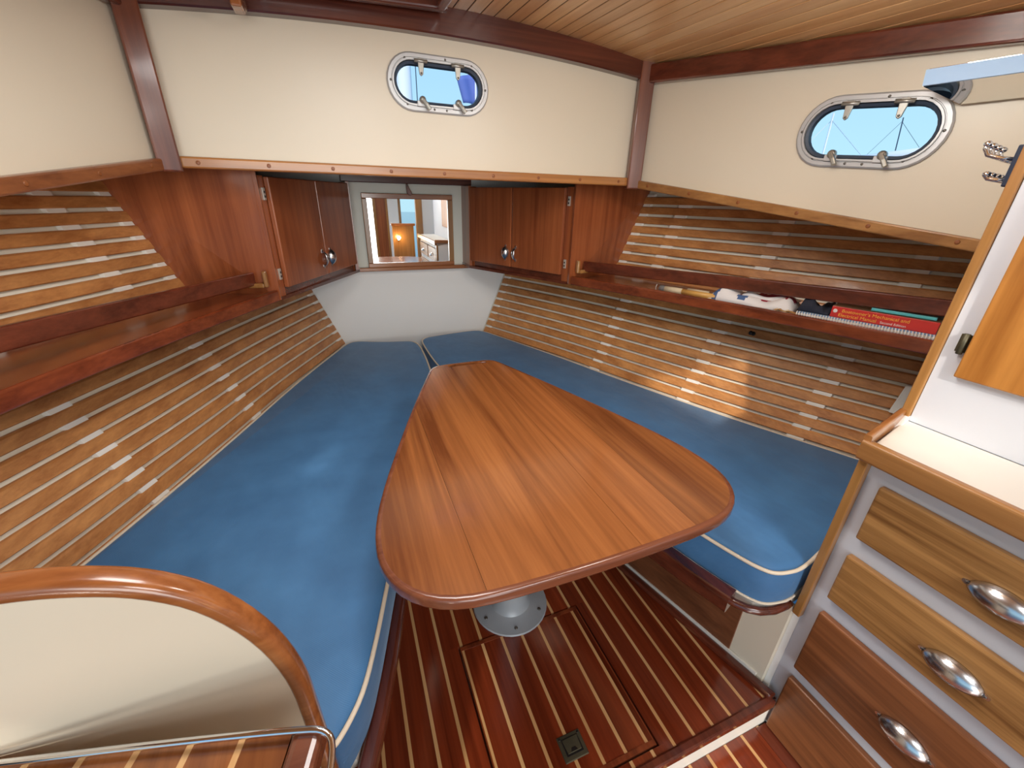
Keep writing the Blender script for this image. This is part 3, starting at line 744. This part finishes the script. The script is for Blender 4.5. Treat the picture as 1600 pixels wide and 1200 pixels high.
# smooth the arch
def chaikin(p, it=2):
    for _ in range(it):
        q = [p[0]]
        for a, b_ in zip(p, p[1:]): q += [tuple(Vector(a)*.75+Vector(b_)*.25), tuple(Vector(a)*.25+Vector(b_)*.75)]
        p = q+[p[-1]]
    return p
arcs = chaikin(arc)
def inset_path(p, d):
    res = []
    for i in range(len(p)):
        t2 = (Vector(p[min(i+1, len(p)-1)])-Vector(p[max(i-1, 0)])).normalized()
        res.append(tuple(Vector(p[i])+Vector((-t2.y, t2.x))*d))
    return res
pin = inset_path(arcs, .012); pcap = inset_path(arcs, .0095)
wp = st(prism('wall_partition', [(x, .370, z) for x, z in pin]+[(-1.0, .370, -.11)], (0, .020, 0), 'cream')); wp['_w'] = [0, 0, 0]
st(sweep('trim_11', [(x, .380, z) for x, z in pcap if z > .1], rrect(.019, .027, .008, 4), 'cap', up=(0, 1, 0), smooth=True))

# teak-topped locker beside the photographer, with a stainless rail
O = Vector((-.432, .268, 0)); U = Vector((-.962, .273, 0)).normalized(); V = Vector((-.273, -.962, 0)).normalized()
def lp(a, b_, z): p = O+U*a+V*b_; return Vector((p.x, p.y, z))
gl = thing('galley_locker', tuple(lp(.2, .2, -.11)), 'teak-topped locker with a stainless rail in the bottom left foreground', 'locker')
prism('body', [lp(.02, .02, -.11), lp(.33, .02, -.11), lp(.33, .4, -.11), lp(.02, .4, -.11)], (0, 0, .797), 'cream', gl)
x = .012
for i in range(6):
    prism('teak_plank', [lp(x+.03, -.010, .692), lp(x+.073, -.010, .692), lp(x+.073, .42, .692), lp(x+.03, .42, .692)], (0, 0, .02), 'table', gl)
    prism('holly_strip', [lp(x+.073, -.010, .692), lp(x+.079, -.010, .692), lp(x+.079, .42, .692), lp(x+.073, .42, .692)], (0, 0, .0203), 'holly', gl)
    x += .047
sweep('edge_board', [lp(.026, -.012, .703), lp(.026, .42, .703)], rrect(.030, .030, .008, 3), 'edging', gl)
tube('guard_rail', chaikin([tuple(q) for q in (lp(.325, -.006, .719), lp(.15, -.008, .722), lp(.03, -.008, .722), lp(.006, -.006, .721), lp(-.003, .006, .715), lp(-.004, .06, .695), lp(-.004, .2, .66))], 2), .0034, 'chrome', gl, 8)
lathe('rail_post', lp(.008, .035, .66), [(.011, 0), (.011, .03), (.007, .034)], 'chrome', gl, 12)

# ------------------------------------------------------------------ starboard bulkhead, counter and drawers
def bk(x, z, off=0): return Vector((x, bulk_y(x)-off, z))
st(prism('wall_bulkhead', [bk(.5665, -.11), bk(1.30, -.11), bk(1.38, .95), bk(1.33, 1.075), bk(1.06, 1.085), bk(1.07, 1.50), bk(.752, 1.53), bk(.752, .79), bk(.57, .74), bk(.57, .289), bk(.5665, .289)], (.003, -.014, 0), 'white'))
st(frame_box('trim_12', (.5605, .3755, .5175), (0, 1, 0), (0, 0, 1), (1, 0, 0), .0085, .2275, .009, 'oakZ', bev=.002))
st(frame_box('trim_13', (.749, .4205, 1.16), (0, 1, 0), (0, 0, 1), (1, 0, 0), .0085, .38, .009, 'oakZ', bev=.002))
YA = -.62
dc = thing('drawer_cabinet', (.66, .13, -.11), 'white cabinet of brown drawers at the right edge of the picture', 'cabinet')
prism('body', [(.571, .3715, -.11), (.571, YA, -.11), (1.1, YA, -.11), (1.1, .42, -.11)], (0, 0, .855), 'dimwhite', dc)
box('toe_strip', .566, .572, YA, .362, -.11, -.104, 'laminate', dc)
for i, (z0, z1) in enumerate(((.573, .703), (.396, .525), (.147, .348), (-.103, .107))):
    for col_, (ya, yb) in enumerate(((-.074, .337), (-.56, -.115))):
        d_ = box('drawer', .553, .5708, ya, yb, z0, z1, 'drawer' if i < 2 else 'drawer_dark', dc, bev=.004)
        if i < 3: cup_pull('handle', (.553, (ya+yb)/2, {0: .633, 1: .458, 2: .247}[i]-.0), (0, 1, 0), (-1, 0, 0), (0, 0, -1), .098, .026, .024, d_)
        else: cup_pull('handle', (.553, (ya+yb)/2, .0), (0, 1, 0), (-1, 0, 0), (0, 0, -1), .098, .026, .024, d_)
ct = thing('counter_top', (.66, .1, .745), 'white counter top with honey wood edging above the drawers', 'counter')
prism('surface', [(.552, .372, .746), (.552, YA, .746), (.744, YA, .746), (.744, .414, .746)], (0, 0, .030), 'laminate', ct)
sweep('front_edging', [(.545, YA, .7655), (.545, .384, .7655)], rrect(.020, .042, .005, 3), 'oakY', ct)
sweep('end_fiddle', [(.540, .3795, .782), (.742, .4255, .782)], rrect(.013, .034, .004, 3), 'oakX', ct)
lk = thing('wall_locker', (.9, .1, .776), 'white upper locker with honey coloured door above the counter at right', 'locker')
prism('body', [(.746, .411, .7765), (.746, YA, .7765), (1.06, YA, .7765), (1.06, .44, .7765)], (0, 0, .76), 'dimwhite', lk)
dr = box('door', .732, .7455, -.12, .374, .898, 1.40, 'locker', lk, bev=.003)
tube('hinge', [(.7385, .3835, .942), (.7385, .3835, .982)], .0052, 'bronze', dr, 8, (1, 0, 0))
box('hinge_leaf', .7425, .7455, .374, .393, .945, .98, 'bronze', dr)
tube('hinge', [(.7385, .3835, 1.322), (.7385, .3835, 1.362)], .0052, 'bronze', dr, 8, (1, 0, 0))

# coat hooks on the forward face of the bulkhead
hk = thing('coat_hook_rack', (.86, .46, 1.25), 'row of chrome double coat hooks on a dark blue plate by the right post', 'hooks')
bd = Vector((1, .225, 0)).normalized(); bn = Vector((-.225, 1, 0)).normalized()
p0 = bk(.765, 1.272); 
frame_box('plate', p0+bd*.085+bn*.006, bd, (0, 0, 1), bn, .095, .033, .006, 'navy', hk, bev=.002)
for i in range(4):
    q = p0+bd*(.02+.045*i)+bn*.012
    for z0, l_, h_ in ((.012, .046, .020), (-.022, .030, .008)):
        pts = [q+Vector((0, 0, z0)), q+bn*(l_*.45)+Vector((0, 0, z0+h_*.15)), q+bn*(l_*.85)+Vector((0, 0, z0+h_*.45)), q+bn*l_+Vector((0, 0, z0+h_)), q+bn*(l_*.96)+Vector((0, 0, z0+h_*1.35))]
        tube('hook', pts, .0035, 'chrome', hk, 8, up=bd)
        lathe('hook_tip', pts[-1], [(.003, -.005), (.0062, -.002), (.0062, .002), (.003, .005)], 'chrome', hk, 10)

# mirror-bottomed lamp housing on the right-hand trunk side
lb = thing('lamp_housing', tuple(trunk(1, .9, 1.45, .05)), 'polished metal strip lamp with pale blue front given a reflected-sky glow beside the right portlight', 'lamp')
d0, d1 = .845, 1.32
def lpnt(d, ins, z): return trunk(1, d, z, ins)
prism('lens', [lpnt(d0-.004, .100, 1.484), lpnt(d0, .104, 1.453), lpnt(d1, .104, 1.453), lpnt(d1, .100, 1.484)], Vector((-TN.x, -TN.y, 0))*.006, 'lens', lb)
secs = []
for d in (d0, d1): secs.append([lpnt(d+(.0), .098, 1.4525), lpnt(d+.06 if d == d0 else d, .014, 1.421), lpnt(d+.06 if d == d0 else d, .014, 1.488), lpnt(d, .098, 1.485)])
ob('housing', secs[0]+secs[1], [(0, 1, 2, 3), (7, 6, 5, 4), (0, 4, 5, 1), (1, 5, 6, 2), (2, 6, 7, 3), (3, 7, 4, 0)], 'mirror', lb)

# small white bracket and black knob on the slats
y = .635; z = .61
v = []
for yy in (.612, .640):
    for dx, zz in ((-.002, .60), (-.002, .69), (-.022, .69), (-.022, .60)): v.append((hx(yy, zz)+dx, yy, zz))
tag(ob('switch_box', v, BF, 'laminate', bev=.004), 'narrow white plastic box on the slats close to the right bulkhead', 'box')
kb = thing('knob', (hx(1.075, .745), 1.075, .745), 'small black knob screwed to a right-hand slat below the shelf', 'knob')
kn = Vector((-1, 0, .3)).normalized(); kc = Vector((hx(1.075, .745)-.001, 1.075, .745))
lathe('base', kc, [(.008, 0), (.008, .003), (.005, .006)], 'black', kb, 12, kn)
lathe('stem', kc, [(.0035, .004), (.0035, .012), (.007, .014), (.008, .019), (.005, .022)], 'black', kb, 12, kn)

# ------------------------------------------------------------------ what lies on the right-hand shelf
SD = Vector((.345, -.939, 0)).normalized(); SO = Vector((.939, .345, 0)).normalized()
S0 = Vector((.950, .868, 0))
def sp(a, o_, z): p = S0+SD*a+SO*o_; return Vector((p.x, p.y, z))
M['paper'] = plain('paper_white', srgb(236, 232, 224), .7)
M['coil'] = plain('white_coil_plastic', srgb(240, 238, 234), .4)
M['paleblue'] = plain('pale_blue_card', srgb(130, 176, 220), .5)
M['red'] = plain('red_book_cover', srgb(206, 52, 46), .4, 0, .2)
M['brown'] = plain('brown_book_cover', srgb(106, 78, 54), .45, 0, .1, 0, 60, .35)
M['teal'] = plain('teal_book_cover', srgb(92, 190, 198), .45)
M['teal_dark'] = plain('dark_teal_cover', srgb(44, 74, 74), .45, 0, 0, 0, 80, .3)
M['yellow_ink'] = plain('yellow_lettering', srgb(246, 186, 70), .5)
M['white_ink'] = plain('white_lettering', srgb(244, 232, 224), .5)
M['cwhite'] = plain('white_cotton', srgb(228, 224, 222), .85, bump=.3, bscale=60)
M['cblue'] = plain('blue_cotton', srgb(72, 98, 142), .85, bump=.3, bscale=60)
M['cred'] = plain('crimson_cotton', srgb(150, 30, 50), .85, bump=.3, bscale=60)
M['cdark'] = plain('dark_navy_cotton', srgb(40, 44, 58), .9, bump=.4, bscale=60)
M['yellow'] = plain('yellow_varnished_pole', srgb(208, 158, 84), .4)
M['string'] = plain('cream_string', srgb(214, 196, 164), .85, bump=.4, bscale=150)
M['tan'] = plain('tan_leather', srgb(176, 128, 72), .6, bump=.3, bscale=90)
M['grey'] = plain('grey_cloth', srgb(112, 108, 106), .8, bump=.3, bscale=80)
Z0 = .8765
nb = thing('spiral_notebook', tuple(sp(.17, .06, Z0)), 'white spiral-bound pale blue notebook lying under the red book', 'notebook')
prism('cover', [sp(.01, .012, Z0), sp(.338, .012, Z0), sp(.338, .15, Z0), sp(.01, .15, Z0)], (0, 0, .002), 'paleblue', nb)
prism('pages', [sp(.012, .012, Z0+.002), sp(.336, .012, Z0+.002), sp(.336, .148, Z0+.002), sp(.012, .148, Z0+.002)], (0, 0, .011), 'paper', nb)
prism('cover', [sp(.01, .012, Z0+.013), sp(.338, .012, Z0+.013), sp(.338, .15, Z0+.013), sp(.01, .15, Z0+.013)], (0, 0, .002), 'paleblue', nb)
hel = []
for i in range(46*8+1):
    a = 2*math.pi*i/8; hel.append(sp(.008+.328*i/(46*8), .010+.0085*math.cos(a), Z0+.0095+.0085*math.sin(a)))
sweep('coil', hel, circ(.0016, 4), 'coil', nb, up=tuple(SD))
Z1 = Z0+.0152
def book(root, a0, a1, o0, o1, z0, z1, cov, top, pages='paper', spine=True):
    t_ = .0025
    prism('back_cover', [sp(a0, o0, z0), sp(a1, o0, z0), sp(a1, o1, z0), sp(a0, o1, z0)], (0, 0, t_), cov, root)
    prism('pages', [sp(a0+.003, o0+.002, z0+t_), sp(a1-.003, o0+.002, z0+t_), sp(a1-.003, o1-.003, z0+t_), sp(a0+.003, o1-.003, z0+t_)], (0, 0, z1-z0-2*t_), pages, root)
    prism('front_cover', [sp(a0, o0, z1-t_), sp(a1, o0, z1-t_), sp(a1, o1, z1-t_), sp(a0, o1, z1-t_)], (0, 0, t_), top, root)
    return prism('spine', [sp(a0, o0, z0), sp(a1, o0, z0), sp(a1, o0-.003, z0+.003), sp(a0, o0-.003, z0+.003)] and [sp(a0, o0-.003, z0+.001), sp(a1, o0-.003, z0+.001), sp(a1, o0+.001, z0+.001), sp(a0, o0+.001, z0+.001)], (0, 0, z1-z0-.002), cov, root, bev=.001)
rb = thing('red_book', tuple(sp(.2, .1, Z1)), 'thick red manual with yellow title lettering lying on the notebook', 'book')
spn = book(rb, .092, .332, .030, .205, Z1, Z1+.034, 'red', 'brown')
def text(body, size, p, xd, yd, mat, par, name='title'):
    cu_ = bpy.data.curves.new(name, 'FONT'); cu_.body = body; cu_.size = size; cu_.extrude = .00015; cu_.align_x = 'LEFT'
    to = bpy.data.objects.new(name, cu_); col.objects.link(to)
    dg = bpy.context.evaluated_depsgraph_get(); me = bpy.data.meshes.new_from_object(to.evaluated_get(dg))
    bpy.data.objects.remove(to); bpy.data.curves.remove(cu_)
    xd = Vector(xd).normalized(); yd = Vector(yd).normalized(); nd = xd.cross(yd)
    mw = Matrix((xd, yd, nd)).transposed().to_4x4(); mw.translation = p
    me.transform(mw); me.materials.clear(); me.materials.append(M[mat])
    o = bpy.data.objects.new(name, me); col.objects.link(o); adopt(o, par); return o
zb_ = Z1
text("Boatowner's Mechanical and", .0135, sp(.118, .0265, zb_+.0185), SD, (0, 0, 1), 'yellow_ink', spn)
text("Electrical Manual", .0135, sp(.112, .0265, zb_+.0055), SD, (0, 0, 1), 'yellow_ink', spn)
text("Second Edition", .0095, sp(.212, .0265, zb_+.0055), SD, (0, 0, 1), 'white_ink', spn)
lathe('spine_emblem', sp(.102, .0268, zb_+.020), [(.006, 0), (.005, .0003)], 'white_ink', spn, 12, -SO)
Z2 = Z1+.0345
tl = thing('teal_book', tuple(sp(.25, .1, Z2)), 'thin teal book on top of the red manual at the shelf end', 'book')
book(tl, .182, .322, .040, .150, Z2, Z2+.0095, 'teal', 'teal_dark')
pch = [sp(.335, .075, Z2-.004), sp(.352, .07, Z2-.004)]
# crumpled things built as lumpy sheets
def heap(name, a0, a1, o0, o1, z0, hfun, mats, pick, par, nu=34, nv=14):
    v = []; f = []; mi = []
    for i in range(nu+1):
        for j in range(nv+1):
            u, w_ = i/nu, j/nv
            p = sp(a0+(a1-a0)*u, o0+(o1-o0)*w_, z0+hfun(u, w_)); v.append(p)
    for i in range(nu):
        for j in range(nv):
            f.append((i*(nv+1)+j, (i+1)*(nv+1)+j, (i+1)*(nv+1)+j+1, i*(nv+1)+j+1)); mi.append(pick((i+.5)/nu, (j+.5)/nv))
    me = bpy.data.meshes.new(name); me.from_pydata([tuple(p) for p in v], [], f)
    for m_ in mats: me.materials.append(M[m_])
    for p, k_ in zip(me.polygons, mi): p.material_index = k_; p.use_smooth = True
    o = bpy.data.objects.new(name, me); col.objects.link(o)
    sm = o.modifiers.new('solid', 'SOLIDIFY'); sm.thickness = .003; sm.offset = 0
    adopt(o, par); return o
def bump_edge(u, w_): return (1-(2*u-1)**8)*(1-(2*w_-1)**6)
pc = thing('patterned_cloth', tuple(sp(-.12, .06, Z0)), 'folded white cloth with blue hexagons and a crimson patch on the right shelf', 'cloth')
def hc(u, w_): return .002+bump_edge(u, w_)*(.030+.012*math.sin(7*u+2*w_)+.005*math.sin(17*u-5*w_)+.010*u)
def pk(u, w_):
    if ((u-.42)/.065)**2+((w_-.15)/.11)**2 < 1: return 1
    if ((u-.10)/.04)**2+((w_-.30)/.35)**2 < 1: return 1
    if .36 < u < .90 and w_ > .27+.07*math.sin(26*u): return 2
    if .90 < u < .97 and .35 < w_ < .6: return 2
    return 0
heap('fold', -.285, -.005, .012, .135, Z0, hc, ('cwhite', 'cblue', 'cred'), pk, pc, 56, 20)
def hc2(u, w_): return .034+bump_edge(u, w_)*(.014+.006*math.sin(9*u+4*w_))
heap('fold', -.18, -.015, .045, .13, Z0-.006, hc2, ('cwhite', 'cred'), lambda u, w_: 1 if .25 < u < .92 and .15 < w_ < .62+.2*math.sin(9*u) else 0, pc, 34, 14)
dk = thing('dark_cloth', tuple(sp(.03, .06, Z0)), 'small dark navy folded cloth between the patterned cloth and red book', 'cloth')
heap('fold', .004, .088, .030, .13, Z1, lambda u, w_: .002+bump_edge(u, w_)*(.026+.014*math.sin(5*u+3*w_)+.004*math.sin(21*u)), ('cdark',), lambda u, w_: 0, dk, 24, 14)
ps = thing('rolled_flag', tuple(sp(-.42, .04, Z0)), 'slim rolled flag tied with string on a yellow stick, on the right shelf', 'flag')
tube('stick', [sp(-.40, .026, Z0+.011), sp(-.255, .024, Z0+.013)], .0105, 'yellow', ps, 10)
tube('roll', [sp(-.455, .022, Z0+.011), sp(-.42, .024, Z0+.0115), sp(-.385, .026, Z0+.0115)], .0112, 'string', ps, 10)
tube('roll', [sp(-.37, .040, Z0+.014), sp(-.29, .040, Z0+.015)], .011, 'string', ps, 10)
lathe('end_cap', sp(-.468, .022, Z0+.011), [(.009, -.010), (.0115, -.008), (.0115, .012), (.009, .013)], 'grey', ps, 12, SD)
tube('string', [sp(-.49, .016, Z0+.002), sp(-.492, .016, Z0+.012), sp(-.489, .017, Z0+.024)], .0011, 'cwhite', ps, 5, up=tuple(SD))
cd_ = thing('cord_tassel', tuple(sp(-.01, .01, Z0)), 'tan knotted cord with tassel at the end of the spiral coil', 'cord')
kn_ = []
for i in range(60):
    a = i*.42; kn_.append(sp(-.050+.0009*i+.010*math.sin(a*1.3), .010+.008*math.cos(a), Z0+.008+.006*math.sin(a*.9)))
tube('cord', kn_, .0024, 'tan', cd_, 5, up=tuple(SD))
tube('cord', [sp(-.06, .008, Z0+.006), sp(-.045, .004, Z0+.016), sp(-.03, .006, Z0+.010), sp(-.012, .005, Z0+.017)], .0022, 'string', cd_, 5, up=tuple(SD))
pu_ = thing('grey_pouch', tuple(sp(.33, .1, Z2)), 'small grey pouch wedged beside the teal book', 'pouch')
heap('body', .318, .350, .075, .14, Z1+.033, lambda u, w_: bump_edge(u, w_)*.016, ('grey',), lambda u, w_: 0, pu_, 12, 10)

# ------------------------------------------------------------------ saloon behind the photographer (seen in the mirror)
st(box('wall_aft', .66, 1.35, -.93, -.90, -.11, 1.62, 'white'))
st(box('trim_14', .58, .66, -.95, -.88, -.11, 1.62, 'oakZ', bev=.006))
pn = thing('room_divider', (.45, -1.2, -.11), 'tan wooden saloon panel seen in the mirror', 'panel')
box('panel', .30, .58, -1.16, -1.14, -.11, .84, 'oakZ', pn, bev=.004)
box('panel_cap', .29, .60, -1.18, -1.12, .84, .87, 'cap', pn, bev=.006)
pn2 = thing('saloon_locker', (.3, -2.2, -.11), 'tall wooden saloon locker seen at the back of the mirror', 'locker')
box('body', .16, .56, -2.3, -2.1, -.11, 1.45, 'oakZ', pn2, bev=.004)
box('door', .20, .34, -2.1, -2.085, .1, 1.4, 'cabZ', pn2, bev=.004)
box('door', .37, .52, -2.1, -2.085, .1, 1.4, 'white', pn2, bev=.004)
lm = thing('reading_lamp', (.37, -1.13, .68), 'small lit warm lamp on the saloon panel seen in the mirror', 'lamp')
lathe('mount', (.37, -1.139, .68), [(.022, 0), (.022, .006), (.008, .010), (.008, .030)], 'chrome', lm, 16, (0, 1, 0))
lathe('bulb', (.37, -1.10, .68), [(.004, -.016), (.013, -.010), (.016, 0), (.013, .010), (.004, .016)], 'bulb', lm, 16)
ll = bpy.data.lights.new('reading_lamp_light', 'POINT'); ll.energy = 1.2; ll.color = (1, .66, .32); ll.shadow_soft_size = .02
lo = bpy.data.objects.new('reading_lamp_light', ll); col.objects.link(lo); lo.location = (.37, -1.06, .70)

dl = thing('fill_lamp', (.36, .56, 1.6), 'added unseen round ceiling fill lamp near the drawer cabinet', 'lamp')  # ceiling lamp added out of view as fill light
dz = ceilz(.36, .56)-.001
lathe('rim', (.36, .56, dz), [(.085, 0), (.085, -.012), (.078, -.018)], 'chrome', dl, 28)
M['fillglass'] = em('fill_lamp_glass', (1, .95, .86, 1), 3.0)
lathe('diffuser', (.36, .56, dz-.012), [(.076, 0), (.070, -.018), (.045, -.030), (.01, -.034)], 'fillglass', dl, 28)
la = bpy.data.lights.new('fill_lamp_light', 'POINT'); la.energy = 6.3; la.color = (1, .97, .92); la.shadow_soft_size = .08
lo = bpy.data.objects.new('fill_lamp_light', la); col.objects.link(lo); lo.location = (.36, .56, dz-.12)

# ------------------------------------------------------------------ outside: water and neighbouring boats
M['sea'] = plain('sea_water', srgb(70, 110, 130), .12, bump=.6, bscale=.8)
M['boat_white'] = plain('boat_gelcoat', srgb(244, 244, 246), .3)
M['spar'] = plain('spar_aluminium', srgb(70, 84, 100), .4)
M['sailblue'] = plain('blue_flag_cloth', srgb(112, 128, 200), .8)
wt = st(box('floor_water', -120, 120, -60, 160, -.95, -.9, 'sea'))
CAM = Vector((-.362, 0, 1.2))
def boat(p, L, mast_h, rake, label, spar, hd):
    """p: water position; L length; hd heading (unit xy)"""
    p = Vector(p); h = Vector(hd).normalized(); s2 = Vector((-h.y, h.x, 0))
    r = thing('sailboat', tuple(p), label, 'boat', 'sailboats moored outside')
    st_ = [(-.5, .16), (-.3, .2), (0, .21), (.25, .15), (.42, .06), (.5, .005)]
    v = []; f = []
    for a, w_ in st_:
        for sg in (-1, 1):
            v += [p+h*a*L+s2*sg*w_*L+Vector((0, 0, 1.1)), p+h*a*L*.93+s2*sg*w_*L*.6+Vector((0, 0, -.02))]
    for i in range(5):
        a = i*4; b_ = a+4
        f += [(a, b_, b_+1, a+1), (a+2, a+3, b_+3, b_+2), (a, a+2, b_+2, b_), (a+1, b_+1, b_+3, a+3)]
    f += [(0, 1, 3, 2)]
    ob('hull', v, f, 'boat_white', r)
    prism('coachroof', [p+h*x*L+s2*y_*L+Vector((0, 0, 1.1)) for x, y_ in ((-.2, -.11), (.18, -.08), (.18, .08), (-.2, .11))], (0, 0, .5), 'boat_white', r, bev=.1)
    top = p+Vector((0, 0, mast_h))+h*rake
    tube('mast', [p+Vector((0, 0, 1.1)), top], .03, spar, r, 8, up=tuple(h))
    tube('boom', [p+Vector((0, 0, 3.35)), p-h*.36*L+Vector((0, 0, 3.45))], .16, 'boat_white', r, 8)
    for q in (.48, -.48): tube('stay', [p+h*q*L+Vector((0, 0, 1.1)), top-Vector((0, 0, .2))], .010, spar, r, 5, up=tuple(s2))
    return r
d1_ = Vector((.812, .565, 0)); d2_ = Vector((.871, .478, 0))
boat(Vector((-.362+19*.815, 19*.567, -.9)), 9.5, 4.87, .12, 'white sailboat with white mast seen low in the right portlight', 'boat_white', (.2, .98, 0))
boat(Vector((-.362+36*.8715, 36*.478, -.9)), 9.0, 6.85, -.55, 'sailboat with thin dark mast seen in the right portlight', 'spar', (.55, -.83, 0))
fg = thing('signal_flag', (1.9, 7.5, -.9), 'blue flag on a thin pole outside the front portlight', 'flag')
fp_ = Vector((-.362+8*.292, 8*.945, 0))
tube('pole', [fp_+Vector((0, 0, -.9)), fp_+Vector((0, 0, 2.98))], .018, 'boat_white', fg, 6, up=(1, 0, 0))
fc = fp_+Vector((-.02, -.02, 2.78))
v = []; f = []
for i in range(9):
    for j in range(7):
        u, w_ = i/8, j/6
        v.append(fc+Vector((-.30*u+.10*w_, .05*math.sin(6*u), .20-.42*w_-.10*u*(1-w_))))
for i in range(8):
    for j in range(6): f.append((i*7+j, (i+1)*7+j, (i+1)*7+j+1, i*7+j+1))
fo = ob('cloth', v, f, 'sailblue', fg, smooth=True); sm = fo.modifiers.new('solid', 'SOLIDIFY'); sm.thickness = .004
fs = thing('forestay', (.77, 6.0, -.9), 'white rigging wire and furled sail seen through the front portlight', 'rigging')
pp = Vector((-.362+6*.156, 6*.968, 0))
tube('furled_sail', [pp+Vector((0, 0, -.9)), pp+Vector((0, 0, 3.6))], .085, 'boat_white', fs, 10, up=(1, 0, 0))
tube('wire', [pp+Vector((.14, 0, -.9)), pp+Vector((.14, 0, 3.6))], .006, 'spar', fs, 5, up=(1, 0, 0))

for o in bpy.data.objects:
    if '_w' in o: del o['_w']
